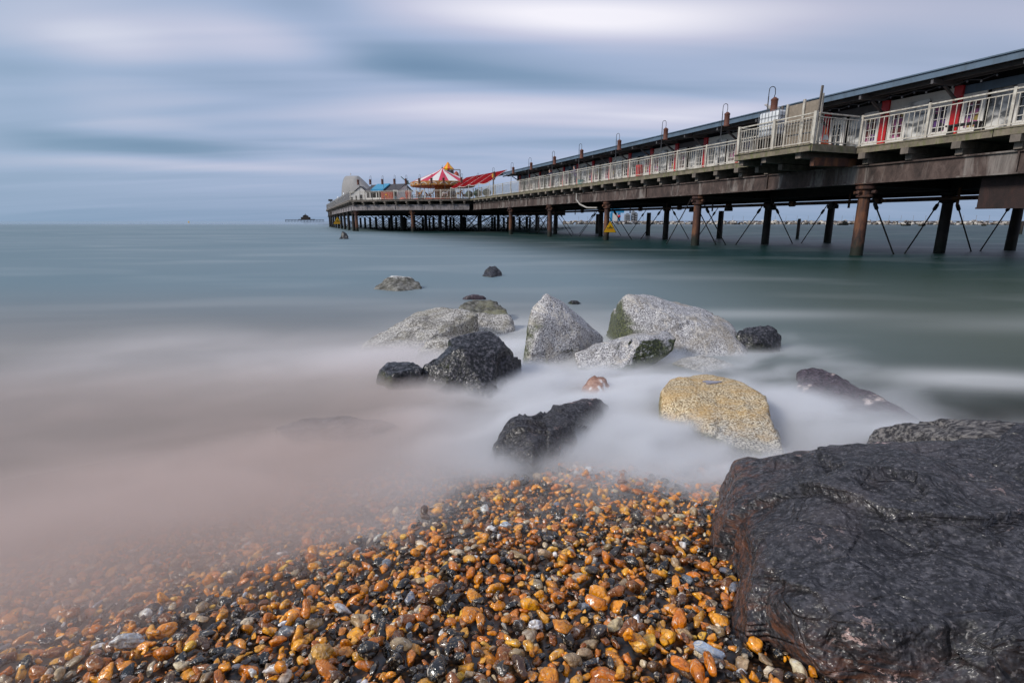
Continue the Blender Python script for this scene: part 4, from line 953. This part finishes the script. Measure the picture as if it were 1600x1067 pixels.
# people leaning on the long railing
def person(loc, rz, coat, label, lean=.15):
    J = {'pel': (0, 0, .95), 'chest': (.10 + lean, 0, 1.32), 'neck': (.14 + lean * 1.3, 0, 1.50), 'h1': (.17 + lean * 1.4, 0, 1.62), 'h2': (.17 + lean * 1.4, 0, 1.74)}
    vs = [J['pel'], J['chest'], J['neck'], J['h1'], J['h2']]; es = [(0, 1), (1, 2), (2, 3), (3, 4)]; rs = [(.15, .17), (.13, .20), (.055, .055), (.085, .075), (.075, .07)]
    for sg in (-1, 1):
        k = len(vs); vs += [(0, .10 * sg, .86), (.03, .12 * sg, .48), (-.02, .12 * sg, .08), (.14, .13 * sg, .04)]; es += [(0, k), (k, k + 1), (k + 1, k + 2), (k + 2, k + 3)]; rs += [(.10, .10), (.065, .065), (.045, .045), (.04, .045)]
        k = len(vs); vs += [(.10 + lean, .21 * sg, 1.40), (.22 + lean, .27 * sg, 1.18), (.45 + lean, .16 * sg, 1.22), (.53 + lean, .12 * sg, 1.23)]; es += [(1, k), (k, k + 1), (k + 1, k + 2), (k + 2, k + 3)]; rs += [(.06, .06), (.048, .048), (.035, .035), (.03, .02)]
    me = bpy.data.meshes.new('person'); me.from_pydata(vs, es, []); ob = link('person', me, coat)
    md = ob.modifiers.new('skin', 'SKIN')
    for i, r in enumerate(rs): me.skin_vertices[0].data[i].radius = r
    me.skin_vertices[0].data[0].use_root = True
    ob.modifiers.new('sub', 'SUBSURF').render_levels = 1; ob.modifiers['sub'].levels = 1
    dg = bpy.context.evaluated_depsgraph_get(); m2 = bpy.data.meshes.new_from_object(ob.evaluated_get(dg)); ob.modifiers.clear(); ob.data = m2
    m2.materials.clear()
    for mm in (coat, M['skin'], M['denim']): m2.materials.append(mm)
    for f in m2.polygons:
        c_ = f.center; f.material_index = 1 if c_.z > 1.50 or (c_.x > .5 + lean * .9 and c_.z > 1.0) else (2 if c_.z < .88 else 0); f.use_smooth = True
    ob.location = loc; ob.rotation_euler.z = rz; tag(ob, label, 'person', 'people on the pier walk')
    h = MB(); U, Fc = ico(2); h.add([(.16 + lean * 1.4 + q[0] * .095 - .015, q[1] * .088, 1.735 + q[2] * .085) for q in U if True], [tuple(f) for f in Fc if all(U[i][2] > -.1 or U[i][0] < -.2 for i in f)], True); h.local('hair', M['slate'], ob)
face = math.atan2(-n2.y, -n2.x)
person(L(sY(53.6), .62, DK), face + .3, M['navy'], 'person in a navy jacket leaning on the long railing')
person(L(sY(49.9), 1.1, DK), face - .5, M['purple'], 'person in a purple top standing right of the one in navy', .02)
# gull on the tank
def gull(loc, rz, label, sc=1.0):
    b = MB(); b.tube([(-.30, 0, .14), (-.20, 0, .16), (-.05, 0, .19), (.08, 0, .22), (.15, 0, .27), (.20, 0, .325), (.25, 0, .33), (.28, 0, .32)], [.012, .05, .085, .08, .05, .042, .03, .01], 10)
    o = b.local('gull', M['feather']); o.location = loc; o.rotation_euler.z = rz; o.scale = (sc,) * 3; tag(o, label, 'gull', 'gulls on the pier')
    l = MB()
    for sg in (-1, 1): l.tube([(.02, .03 * sg, .13), (.02, .03 * sg, .0), (.06, .03 * sg, .0)], .008, 5)
    l.local('leg', M['yellow'], o)
gull(c_ * 0 + L(9.3, -1.5, 0) + UP * (DK + 1.86), 2.6, 'brown grey gull perched on the far edge of the caged white tank', 1.25)
# ------------------------------------------------------------------ fairground on the pier head
def at_px(px, Y, z=DK):      # a point on the deck at forward distance Y seen in column px
    d = ray(px, 300); return Vector((d.x / d.y * Y, Y, z))
def striped(name, n_, a_, b_):
    pass
# carousel
cc = at_px(692, 87.5); CX, CY = cc.x, cc.y
car = tag(empty('carousel', cc), 'carousel with a red and white striped cone top and gilded rounding boards', 'carousel')
NS = 20; RC = 4.95
for k, mt in ((0, 'white'), (1, 'red')):
    b = MB()
    for i in range(NS):
        if i % 2 != k: continue
        a0, a1 = 6.2832 * i / NS, 6.2832 * (i + 1) / NS; prof = [(.10, 5.05), (.9, 4.55), (2.6, 3.85), (RC + .05, 2.85)]
        V = []; 
        for r, z in prof:
            for j in range(4):
                a = a0 + (a1 - a0) * j / 3; V.append((CX + r * math.cos(a), CY + r * math.sin(a), DK + z))
        b.add(V, [(q * 4 + j, q * 4 + j + 1, q * 4 + j + 5, q * 4 + j + 4) for q in range(3) for j in range(3)])
    b.build('canvas', M['white'] if mt == 'white' else simple('carousel_red_canvas', (.55, .02, .06), .6, .1, 2, bmp=0), car)
b = MB(); b.lathe([(RC - .05, 2.2), (RC + .12, 2.24), (RC + .16, 2.8), (RC, 2.86)], 40, (CX, CY, DK)); b.build('rounding_board', M['gold'], car)
b = MB()
for i in range(20):
    a = 6.2832 * (i + .5) / 20; q = Vector((CX + (RC + .17) * math.cos(a), CY + (RC + .17) * math.sin(a), DK + 2.45)); tv = Vector((-math.sin(a), math.cos(a), 0))
    b.tube([q + tv * (.55 * math.cos(w_)) + UP * (.28 * math.sin(w_) - .12) for w_ in [math.pi * j / 6 for j in range(7)]], .045, 5)
b.build('scroll', M['white'], car)
b = MB(); b.lathe([(RC, .12), (RC, .3), (.2, .32)], 32, (CX, CY, DK)); b.build('platform', M['brick'], car)
b = MB(); b.lathe([(1.3, .3), (1.3, 2.1), (1.5, 2.4)], 16, (CX, CY, DK)); b.build('centre_drum', M['gold'], car)
def horse(q, a, mat):
    b = MB(); dv = Vector((-math.sin(a), math.cos(a), 0)); sv = dv.cross(UP)
    b.tube([q - dv * .45 + UP * .95, q - dv * .3 + UP * 1.0, q + UP * .96, q + dv * .3 + UP * 1.02, q + dv * .5 + UP * 1.3, q + dv * .58 + UP * 1.42, q + dv * .78 + UP * 1.3], [.06, .17, .18, .16, .11, .10, .06], 8)
    for sx in (-1, 1):
        b.tube([q + dv * .28 + sv * .09 * sx + UP * .9, q + dv * .42 + sv * .09 * sx + UP * .65, q + dv * .3 + sv * .09 * sx + UP * .5], [.06, .045, .03], 6)
        b.tube([q - dv * .3 + sv * .09 * sx + UP * .9, q - dv * .36 + sv * .09 * sx + UP * .68, q - dv * .52 + sv * .09 * sx + UP * .45], [.07, .05, .03], 6)
    b.tube([q - dv * .45 + UP * 1.0, q - dv * .6 + UP * .75], [.05, .02], 5)
    b.build('horse', mat, car)
    p_ = MB(); p_.tube([q + UP * .3, q + UP * 2.3], .03, 6); p_.build('brass_pole', M['gold'], car)
for i in range(12):
    a = 6.2832 * i / 12 + .2; horse(Vector((CX + 4.2 * math.cos(a), CY + 4.2 * math.sin(a), DK + .1)), a, [M['white'], M['gold'], M['grey']][i % 3])
b = MB(); b.lathe([(.09, 5.0), (.12, 5.15), (.04, 5.25), (.03, 5.5)], 8, (CX, CY, DK)); b.build('finial', M['wire'], car)
# helter tower behind
q = at_px(701, 104); tw = tag(empty('helter_tower', q), 'tower with an orange and yellow peaked cap behind the carousel top', 'tower')
b = MB(); b.lathe([(1.5, 0), (1.05, 6.2)], 14, q); b.build('body', M['rafter'], tw)
for k, mt in ((0, 'yellow'), (1, 'orange')):
    b = MB()
    for i in range(12):
        if i % 2 != k: continue
        a0, a1 = 6.2832 * i / 12, 6.2832 * (i + 1) / 12
        V = [(q.x + r * math.cos(a), q.y + r * math.sin(a), DK + z) for r, z in ((1.0, 6.15), (1.15, 6.5), (.55, 7.1), (.06, 7.75)) for a in (a0, a1)]
        b.add(V, [(2 * j, 2 * j + 1, 2 * j + 3, 2 * j + 2) for j in range(3)])
    b.build('cap_panel', M[mt], tw)
q = at_px(712, 103); b = MB()
for sx, sy in ((-.9, -.6), (.9, -.6), (.9, .6), (-.9, .6)): b.beam(q + Vector((sx, sy, 0)), q + Vector((sx, sy, 6.3)), .10, .10, up=(1, 0, 0))
for z in (3.9, 4.9, 6.25):
    b.beam(q + Vector((-.9, -.6, z)), q + Vector((.9, -.6, z)), .09, .09); b.beam(q + Vector((-.9, .6, z)), q + Vector((.9, .6, z)), .09, .09); b.beam(q + Vector((-.9, -.6, z)), q + Vector((-.9, .6, z)), .09, .09); b.beam(q + Vector((.9, -.6, z)), q + Vector((.9, .6, z)), .09, .09)
fr_ = tag(b.build('scaffold_frame', M['grey']), 'square open metal frame tower right of the orange cap', 'frame tower')
b = MB(); b.lathe([(.3, 4.95), (.5, 5.1), (.45, 5.6), (.2, 5.9), (.05, 6.0)], 10, q + Vector((.2, 0, -.0))); b.build('lower_drum', M['brick'], fr_)
# red awning: a scalloped canopy running back along the walk
aw = tag(empty('awning', L(61, 3, DK)), 'dark red sagging awning with white seams right of the carousel', 'awning')
M['canvas'] = simple('deep_red_canvas', (.20, .002, .004), .95, .2, 1, bmp=0); M['canvas'].node_tree.nodes['Principled BSDF'].inputs['Specular IOR Level'].default_value = .1
NA = 4; A0, A1 = at_px(765, 69.5, 0), at_px(704, 80.5, 0); ad = (A1 - A0); adn = ad.normalized(); an_ = adn.cross(UP) * -1
if an_.y < 0: an_ = -an_
for i in range(NA):
    V = []; nn_ = 8; mm = 6
    for a in range(nn_ + 1):
        tt = (i + a / nn_) / NA; sag = .22 * 4 * (a / nn_) * (1 - a / nn_)
        for j in range(mm + 1):
            f = j / mm; zt = 2.75 - .15 * sag * (1 - f) - (1 - f) ** 1.4 * 0 ; zz_ = 1.78 - .1 * tt + 1.55 * f - sag * (1 - f) * .9
            q = A0 + ad * tt + an_ * (f * 2.6); V.append((q.x, q.y, DK + zz_ + (.35 * tt if False else 0)))
    b = MB(); Fq_ = [(a * (mm + 1) + j, a * (mm + 1) + j + 1, (a + 1) * (mm + 1) + j + 1, (a + 1) * (mm + 1) + j) for a in range(nn_) for j in range(mm)]
    b.add(V, Fq_); b.add([(x_, y__, z__ - .04) for x_, y__, z__ in V], Fq_); b.build('canopy', M['canvas'], aw)
    s__ = MB(); s__.tube([V[j] for j in range(mm + 1)], .022, 6); s__.tube([V[a * (mm + 1)] for a in range(nn_ + 1)], .03, 6); s__.build('seam', M['white'], aw)
for i in range(NA + 1):
    q = A0 + ad * (i / NA); b = MB(); b.beam(q + UP * DK, q + UP * (DK + 1.68), .07, .07, up=(1, 0, 0)); b.build('pole', M['white'], aw)
for i in range(3):
    q = A0 + ad * (.25 + .22 * i) + an_ * 1.2; b = MB(); b.lathe([(.12, 0), (.16, .1), (.5, .35), (.62, .62), (.45, .92), (.1, 1.1)], 10, q + UP * DK); tag(b.build('topiary', simple('dark_topiary_leaf', (.05, .07, .05), .8, .4, 9)), ['round dark shrub under the near end of the red awning', 'round dark shrub in the middle under the red awning', 'round dark shrub under the carousel end of the red awning'][i], 'shrub', 'shrubs under the awning')
# yellow sign lamp at the end of the arcade
q = L(sY(71.0), 1.2, DK); b = MB(); b.box(q + UP * 1.15, (.08, .08, 2.3), AX); b.box(q + UP * 2.5, (.6, .22, .75), AX); b.box(q + UP * 2.5 - n2 * .12, (.34, .02, .40), AX); tag(b.build('sign_box', M['yellow']), 'small yellow sign box on a post at the seaward end of the arcade', 'sign')
# slanting ride arm
q = at_px(637, 92); b = MB(); b.tube([at_px(627.5, 92, DK + 4.15), at_px(646, 90, DK + 2.35)], [.07, .13], 6); b.box(at_px(636.5, 91, DK + 3.15), (.5, .3, .6)); ra = tag(b.build('ride_arm', M['green']), 'slanting dark green ride arm left of the carousel', 'ride arm')
b = MB(); b.tube([at_px(636, 91, DK), at_px(636, 91, DK + 3.2)], .08, 6); b.build('mast', M['grey'], ra)
b = MB(); b.tube([at_px(663, 92, DK + 2.9), at_px(666, 92, DK + 4.1)], .10, 6); b.tube([at_px(663, 92, DK), at_px(663, 92, DK + 2.95)], .07, 6); tag(b.build('ride_arm', M['wire']), 'short dark prong sticking up at the left rim of the carousel top', 'ride arm')
# kiosk building with blue sign
def xform(px0, px1, Y): return at_px(px0, Y), at_px(px1, Y)
kb = tag(empty('kiosk_building', at_px(596, 97)), 'white kiosk with dark pitched roof, black openings and a blue sign', 'kiosk')
a, c_ = at_px(571, 97), at_px(622.5, 93.5); u_ = (c_ - a); LK = u_.length; u_.normalize(); v_ = Vector((-u_.y, u_.x, 0)); v_ = v_ if v_.y > 0 else -v_
AK = (u_, v_, UP)
def KP(s, t_, z): return a + u_ * s + v_ * t_ + UP * z
b = MB(); b.box(KP(.12, 1.9, 1.0), (.12, 3.6, 2.0), AK); b.prism([KP(.06, .1, 2.0), KP(.06, 3.7, 2.0), KP(.06, 1.9, 3.15)], u_ * .12)
b.box(KP(LK / 2, 3.7, 1.0), (LK, .1, 2.0), AK); b.box(KP(LK - .06, 1.9, 1.0), (.12, 3.6, 2.0), AK); b.prism([KP(LK - .12, .1, 2.0), KP(LK - .12, 3.7, 2.0), KP(LK - .12, 1.9, 3.1)], u_ * .1)
b.box(KP(LK / 2, .1, .45), (LK, .1, .9), AK); b.box(KP(LK / 2, .1, 1.95), (LK, .12, .16), AK)
for s_ in (.1, 1.0, 2.5, 3.6, 4.4, LK - .1): b.box(KP(s_, .06, 1.2), (.16, .1, 1.6), AK)
b.build('wall', M['white'], kb)
b = MB(); b.box(KP(LK / 2, 1.2, 1.3), (LK - .4, .05, 1.5), AK); b.build('dark_interior', M['dark'], kb)  # dark sheet painted as the shade behind the openings
b = MB(); b.prism([KP(-.15, -.2, 1.98), KP(-.15, 1.9, 3.25), KP(-.15, 4.0, 1.98), KP(-.15, 1.9, 3.1)], u_ * (LK + .3)); b.build('roof', M['slate'], kb)
b = MB(); b.prism([KP(1.5, -.26, 2.08), KP(1.5, 1.62, 3.22), KP(1.5, 1.55, 3.36), KP(1.5, -.34, 2.26)], u_ * 2.9); b.build('sign_board', M['cyan'], kb)
b = MB(); b.box(KP(2.95, -.30, 2.17), (2.8, .04, .34), AK); b.build('sign_edge', M['blue'], kb)
b = MB()
for k in range(3): b.box(KP(4.65 + k * .5, -.0, 1.72), (.24, .05, .5), AK)
b.build('shutter', M['red'], kb)
# little gabled huts behind its left end
for i, (px_, h, Y) in enumerate(((566, 2.35, 101), (559.5, 2.0, 105), (552, 1.6, 110), (544, 1.5, 116))):
    q = at_px(px_, Y); r_ = tag(empty('gabled_hut', q), ['tallest little white gabled hut against the left end of the kiosk', 'second little white hut stepping down from the kiosk', 'third little hut in front of the curved shell', 'lowest hut with a wide dark roof under the curved shell'][i], 'hut', 'gabled huts stepping down from the kiosk')
    b = MB(); b.box(q + UP * h / 2, (1.5, 2, h)); b.prism([q + Vector((-.75, -1, h)), q + Vector((.75, -1, h)), q + Vector((0, -1, h + .6))], (0, 2, 0)); b.build('wall', M['white'], r_)
    b = MB(); b.prism([q + Vector((-.95, -1.1, h - .05)), q + Vector((0, -1.1, h + .66)), q + Vector((.95, -1.1, h - .05)), q + Vector((.95, -1.1, h + .08)), q + Vector((0, -1.1, h + .80)), q + Vector((-.95, -1.1, h + .08))], (0, 2.2, 0)); b.build('roof', M['slate'], r_)
    b = MB(); b.box(q + Vector((0, -1.01, .9)), (.5, .04, 1.4)); b.build('door', M['dark'], r_)
# red kiosk, blue door box, red dome
q = at_px(605.5, 90); r_ = tag(empty('red_kiosk', q), 'brick red square kiosk in front of the blue sign building', 'kiosk')
b = MB(); b.box(q + UP * .85, (1.9, 1.5, 1.65)); b.build('wall', M['brick'], r_); b = MB(); b.box(q + UP * 1.70, (2.05, 1.65, .08)); b.build('roof', M['slate'], r_)
b = MB(); b.box(q + Vector((-.1, -.76, 1.1)), (.3, .03, .18)); b.box(q + Vector((.2, -.76, .8)), (.12, .03, .12)); b.build('notice', M['yellow'], r_)
q = at_px(618.5, 90.5); r_ = tag(empty('ticket_booth', q), 'narrow booth with a pale blue lower door beside the red kiosk', 'booth')
b = MB(); b.box(q + UP * .95, (.75, .9, 1.9)); b.build('wall', M['white'], r_); b = MB(); b.box(q + Vector((0, -.47, .42)), (.55, .04, .78)); b.build('door', M['cyan'], r_); b = MB(); b.box(q + Vector((0, -.47, 1.3)), (.5, .03, .8)); b.build('window', M['dark'], r_)
q = at_px(629, 89.5); b = MB(); b.lathe([(.62, .02), (.62, .2), (.5, .52), (.25, .68), (.02, .72)], 16, q); tag(b.build('dome', M['brick']), 'small red dome shaped ride cover on the deck', 'dome')
q = at_px(637.5, 90); b = MB(); b.box(q + UP * .85, (.75, .7, 1.7)); b.box(q + UP * 1.76, (.5, .5, .12)); tag(b.build('red_box', M['brick']), 'tall brick red cabinet below the slanting ride arm', 'cabinet')
# picnic tables
pt_ = None
for i, px_ in enumerate((650, 660, 667)):
    if pt_ is None:
        pt_ = empty('picnic_table'); b = MB(); b.box((0, 0, .74), (1.6, .7, .05)); b.local('table_top', M['grey'], pt_)
        for sg in (-1, 1):
            b = MB(); b.box((0, .68 * sg, .45), (1.6, .25, .05)); b.local('seat', M['grey'], pt_)
            b = MB(); b.beam((.6 * sg, -.75, 0), (.6 * sg, .3, .72), .06, .08); b.beam((.6 * sg, .75, 0), (.6 * sg, -.3, .72), .05, .08); b.beam((.6 * sg, -.75, .40), (.6 * sg, .75, .40), .05, .07); b.local('leg_frame', M['grey'], pt_)
        o = pt_
    else: o = copy_tree(pt_)
    o.location = at_px(px_, 83.0 + i); tag(o, ['grey picnic table right of the brick red cabinet', 'grey picnic table midway between the red cabinet and the carousel', 'grey picnic table nearest the carousel'][i], 'picnic table', 'picnic tables behind the head railing')
# curved white shell
q = at_px(533.5, 118); sh = tag(empty('stage_shell', q), 'tall pale grey curved shell like half a barrel at the left of the pier head', 'stage shell')
u_ = Vector((.985, -.17, 0)); v_ = Vector((.17, .985, 0)); prof = [(0.0, 0.0), (.05, 2.5), (.3, 4.4), (.8, 5.7), (1.5, 6.45), (2.3, 6.7)]
def shellsec(x_, sc): return [q + u_ * x_ + v_ * (3.2 * (1 - math.cos(t_)) ) + UP * (.02 + 6.6 * sc * math.sin(min(t_, math.pi / 2) if True else 0) ** .75) for t_ in [math.pi / 2 * k / 9 for k in range(10)]]
V = []; NX = 14
for i in range(NX + 1):
    f = i / NX; sc = 1 - .42 * max(0, f - .45) ** 1.2 / .55 ** 1.2
    V += shellsec(f * 5.6, sc)
Fq_ = [(i * 10 + j, i * 10 + j + 1, (i + 1) * 10 + j + 1, (i + 1) * 10 + j) for i in range(NX) for j in range(9)]
b = MB(); b.add(V, Fq_, True); V2 = [Vector(p_) + v_ * .12 - UP * .05 for p_ in V]; b.add(V2, Fq_, True)
b.build('sheeting', M['concrete'], sh)
b = MB(); e0 = V[:10]; b.prism(list(e0) + [q + v_ * 3.2 + UP * .02], u_ * -.08); b.build('end_wall', M['grey'], sh)
gull(V[2 * 10 + 9] + Vector((0, 0, .08)), 2.0, 'tiny gull standing on top of the curved shell', 1.6)
# bulky floats and lights on the seaward railing
for i, (f, lb) in enumerate(((.22, 'white life ring housing on the seaward railing nearest the pier corner'), (.42, 'white life ring housing halfway along the seaward railing'))):
    q = CR + ld * (LL * f) + ln * .45 + UP * (DK + 1.35); b = MB(); b.tube([q + ld * (.42 * math.cos(t_)) + UP * (.42 * math.sin(t_)) for t_ in [6.2832 * k / 14 for k in range(15)]], .10, 8); b.box(q - UP * .9, (.1, .1, 1.6)); b.box(q, (.7, .5, .12)); tag(b.build('life_ring', M['plastic']), lb, 'life ring', 'life rings on the seaward railing')
q = CR + ld * (LL * .78) + ln * .4 + UP * DK; b = MB(); b.box(q + UP * .9, (.12, .12, 1.8)); b.box(q + UP * 1.95, (.9, .5, .5)); tag(b.build('floodlight', M['wire']), 'dark floodlight on the seaward railing near its far end', 'floodlight')

# ------------------------------------------------------------------ warning signs on the columns
def warn(loc, rz, size, label):
    r_ = empty('warning_sign', loc, rz); tag(r_, label, 'sign', 'yellow triangular warning signs on the columns')
    s = size; ap, bl, br = (0, 0, s * .98), (-s * .56, 0, 0), (s * .56, 0, 0)
    b = MB(); b.prism([ap, bl, br], (0, .05, 0)); b.local('plate', M['black'], r_)
    k = .90; ce = Vector((0, 0, s * .33)); b = MB(); b.prism([ce + (Vector(q) - ce) * k - Vector((0, .012, 0)) for q in (ap, bl, br)], (0, .012, 0)); b.local('face', M['yellow'], r_)
    b = MB()   # waves with a figure in trouble above them
    b.prism([Vector((x_ * s, -.02, z_h * s)) for x_, z_h in ((-.27, .36), (-.20, .40), (-.13, .37), (-.06, .41), (.01, .37), (.08, .41), (.15, .37), (.22, .40), (.27, .36), (.27, .32), (-.27, .32))], (0, .008, 0))
    b.lathe([(.045 * s, -.01), (.045 * s, .0)], 12, (0, 0, 0)); nv = len(b.v)
    for i in range(nv - 24, nv): x_, y__, z__ = b.v[i]; b.v[i] = (x_ + .02 * s, -.014 + z__ * .6, y__ + .50 * s)
    b.beam((-.10 * s, -.016, .42 * s), (-.02 * s, -.016, .54 * s), .008, .03 * s, up=(0, -1, 0)); b.beam((.02 * s, -.016, .42 * s), (.12 * s, -.016, .47 * s), .008, .035 * s, up=(0, -1, 0))
    b.local('pictogram', M['black'], r_)
    b = MB()
    for i in range(9): b.box(((-.29 + .072 * i) * s, -.016, .20 * s), (.045 * s, .008, .055 * s))
    b.local('lettering', M['orange'], r_); return r_
A_ = L(sY(43.1), .42, 0); q = A_ + Vector((-.10, -.34, .62)); warn(q, .12, .98, 'yellow triangular warning sign with black border on the fourth front column')
q = frs[4] + Vector((-.05, -.4, .9)); warn(q, .3, 1.7, 'yellow triangular warning sign among the far columns of the pier head')

# ------------------------------------------------------------------ far things
# breakwater with lamp posts
bw0 = Vector((34, 290, 0)); bw1 = Vector((330, 205, 0)); bd = (bw1 - bw0); BL_ = bd.length; bu = bd.normalized(); bn = Vector((-bu.y, bu.x, 0))
V0s, Fi = ico(1); Vb, Fb = [], []; o_ = 0; rg = np.random.default_rng(8)
for i in range(1700):
    tt = rg.uniform(-.02, 1); w_ = rg.uniform(-3.2, 3.2); z = (1.75 - .42 * abs(w_)) * rg.uniform(.4, 1) ; c_ = bw0 + bd * tt + bn * w_
    s_ = rg.uniform(.5, 1.15); Pv = V0s * np.array([s_, s_ * .8, s_ * .62]) * (1 + rg.normal(0, .16, (len(V0s), 1))); Pv = Pv @ rotmat(rg.uniform(0, 6.28), rg.normal(0, .4), rg.normal(0, .4)).T
    Vb.append(Pv + [c_.x, c_.y, max(z - .1, -.1)]); Fb.append(Fi + o_); o_ += len(V0s)
m, t, p = newmat('breakwater_rock'); vv = t.vor(t.pos, .7, out='Color'); t.link(t.ramp(t.sep(vv)[0], [(0, (.05, .04, .035, 1)), (.4, (.20, .16, .13, 1)), (.7, (.42, .38, .33, 1)), (1, (.62, .58, .52, 1))]), p.inputs['Base Color'])
bwk = link('breakwater', mesh_np('breakwater', np.concatenate(Vb), np.concatenate(Fb), False), m); tag(bwk, 'long low rock breakwater on the horizon seen under the pier', 'breakwater')
b = MB(); b.beam(bw0 + UP * 1.55, bw1 + UP * 1.55, 1.4, .3); b.build('walkway', M['head_girder'], bwk)
b0 = MB(); b0.lathe([(.09, 0), (.06, 2.1), (.16, 2.15), (.16, 2.3), (.03, 2.36)], 6); pr = b0.local('breakwater_post', M['grey'])
NPs = 64
for i in range(NPs):
    o = pr if i == 0 else pr.copy()
    if i: C.objects.link(o)
    o.location = bw0 + bd * ((i + .4) / NPs) + UP * 1.7; tag(o, 'small thin post in the row along the rock breakwater', 'post', 'row of posts on the breakwater')
q = bw0 + bd * .10; 
kx = ray(961, 340); Yk = 275; q = Vector((kx.x / kx.y * Yk, Yk, 1.6)); r_ = tag(empty('blue_slide_tower', q), 'bright blue tower with a white panel on the breakwater beside a front column', 'tower')
b = MB(); b.box(q + Vector((-2.0, 0, 2.0)), (.9, 2, 4)); b.box(q + Vector((2.0, 0, 2.0)), (1.1, 2, 4)); b.build('leg', M['blue'], r_)
b = MB(); b.box(q + Vector((1.0, 0, 5.1)), (6.6, 2.2, 2.0)); b.build('cabin', M['blue'], r_); b = MB(); b.box(q + Vector((-.2, -.1, 1.9)), (2.5, 1.8, 3.6)); b.build('white_panel', M['white'], r_)
kx = ray(967.5, 338); Yk = 268; q = Vector((kx.x / kx.y * Yk, Yk, 1.5)); b = MB(); b.lathe([(.05, 0), (.05, 2.0)], 6, q); U, Fc = ico(2); b.add([(q.x + v_[0] * .75, q.y + v_[1] * .75, q.z + 2.4 + v_[2] * .75) for v_ in U], [tuple(f) for f in Fc], True); tag(b.build('buoy_marker', M['red']), 'red ball marker on a post right of the blue tower', 'marker')
for i, (px_, h, wd, lb) in enumerate(((980, 9, 6, 'faint square tower block beyond the breakwater left of the twin towers'), (989, 12, 4, 'taller of the faint twin tower blocks beyond the breakwater'), (993, 10, 4, 'shorter of the faint twin tower blocks beyond the breakwater'))):
    kx = ray(px_, 340); Yk = 620; q = Vector((kx.x / kx.y * Yk, Yk, .3)); b = MB(); b.box(q + UP * h * .5, (wd, wd, h)); b.box(q + UP * (h + .7), (wd * .5, wd * .5, 1.4)); o = b.build('tower_block', M['grey']); tag(o, lb, 'building', 'far buildings beyond the breakwater')
    g_ = MB()
    for f_ in range(3): g_.box(q + Vector((0, -wd / 2 - .03, h * (.25 + .25 * f_))), (wd * .8, .06, .9))
    g_.build('window_band', M['dark'], o)
# dinghies moored by the breakwater
def dinghy():
    b = MB(); secs = [(-1.9, .62, .42), (-1.0, .8, .42), (.4, .78, .46), (1.4, .5, .54), (2.1, .05, .66)]; V = []
    for x_, w_, h in secs: V += [(x_, -w_, h), (x_, -w_ * .6, -.05), (x_, w_ * .6, -.05), (x_, w_, h)]
    Fq_ = [(4 * i + j, 4 * i + j + 1, 4 * i + j + 5, 4 * i + j + 4) for i in range(4) for j in range(3)] + [(0, 1, 2, 3), (16, 19, 18, 17)]
    b.add(V, Fq_); b.add([(4 * 0, 0, 0)] * 0, [])
    o = b.local('dinghy', M['darkrust']); s__ = MB(); s__.box((-.6, 0, .34), (.25, 1.3, .04)); s__.box((.6, 0, .36), (.25, 1.2, .04)); s__.local('thwart', M['timber'], o); return o
dg_ = None
for i, (px_, py_, lb) in enumerate(((1317, 352.2, 'small dinghy afloat just left of the nearest rusty front column'), (1416, 353.0, 'small dinghy afloat left of the nearest dark middle column'), (1441, 353.4, 'small dinghy close beside the foot of the breakwater, second from the middle column'), (1537, 353.2, 'small dinghy afloat right of the nearest dark middle column'))):
    o = dinghy() if dg_ is None else copy_tree(dg_); dg_ = dg_ or o; q = atz(px_, py_, 0); o.location = q; o.rotation_euler.z = .3 * i; tag(o, lb, 'dinghy', 'dinghies moored by the breakwater')
# ruined pier head out at sea
Yr = 1500.0
def far(px, z=0): d = ray(px, 345); return Vector((d.x / d.y * Yr, Yr, z))
ru = tag(empty('ruined_pier_head', far(479)), 'faint ruined pier head with a squat tower far out on the horizon', 'ruined pier')
b = MB(); b.beam(far(469, 6.2), far(490, 6.2), 22, 2.4); b.beam(far(446, 5.8), far(506, 5.8), 4, 1.0); b.build('deck', M['darkiron'], ru)
for k in range(27):
    b = MB(); q = far(446 + k * 2.3); b.beam(q, q + UP * 5.6, .9, .9, up=(1, 0, 0)); b.build('pile', M['darkiron'], ru)
b = MB(); b.box(far(478, 10.2), (22, 12, 5.6)); b.box(far(478, 14.6), (13, 9, 3.4)); b.prism([far(474.5, 16.2) + Vector((0, -5, 0)), far(481.5, 16.2) + Vector((0, -5, 0)), far(478, 19.5) + Vector((0, -5, 0))], (0, 9, 0)); b.box(far(478, 21), (.7, .7, 4)); b.build('pavilion', M['darkiron'], ru)
# mooring posts
for i, (px_, py_, h, rad, knob, lb) in enumerate(((1588, 366, 1.75, .14, True, 'dark mooring post with a rounded knob at the right edge of the sea'), (1594.5, 366, 1.55, .14, False, 'plain dark mooring post at the right edge of the sea'), (1245.5, 373.5, 1.72, .13, False, 'single dark post standing in the sea between the columns'))):
    q = atz(px_, py_, 0); b = MB(); pr_ = [(rad, -.6), (rad, h - .1), (rad * .8, h)]
    b.lathe(pr_, 10, q)
    o = b.build('mooring_post', M['darkiron']); tag(o, lb, 'post', 'posts standing in the sea')
    if knob: k_ = MB(); U, Fc = ico(2); k_.add([(q.x + v_[0] * .24, q.y + v_[1] * .24, q.z + h + .12 + v_[2] * .26) for v_ in U], [tuple(f) for f in Fc], True); k_.build('knob', M['darkiron'], o)
# yellow racing buoy, tiny
q = atz(295, 348.2, 0); b = MB(); b.lathe([(.7, -.1), (.8, .5), (.15, 1.7), (.02, 1.9)], 12, q); tag(b.build('buoy', M['yellow']), 'tiny yellow buoy far out on the open sea', 'buoy')
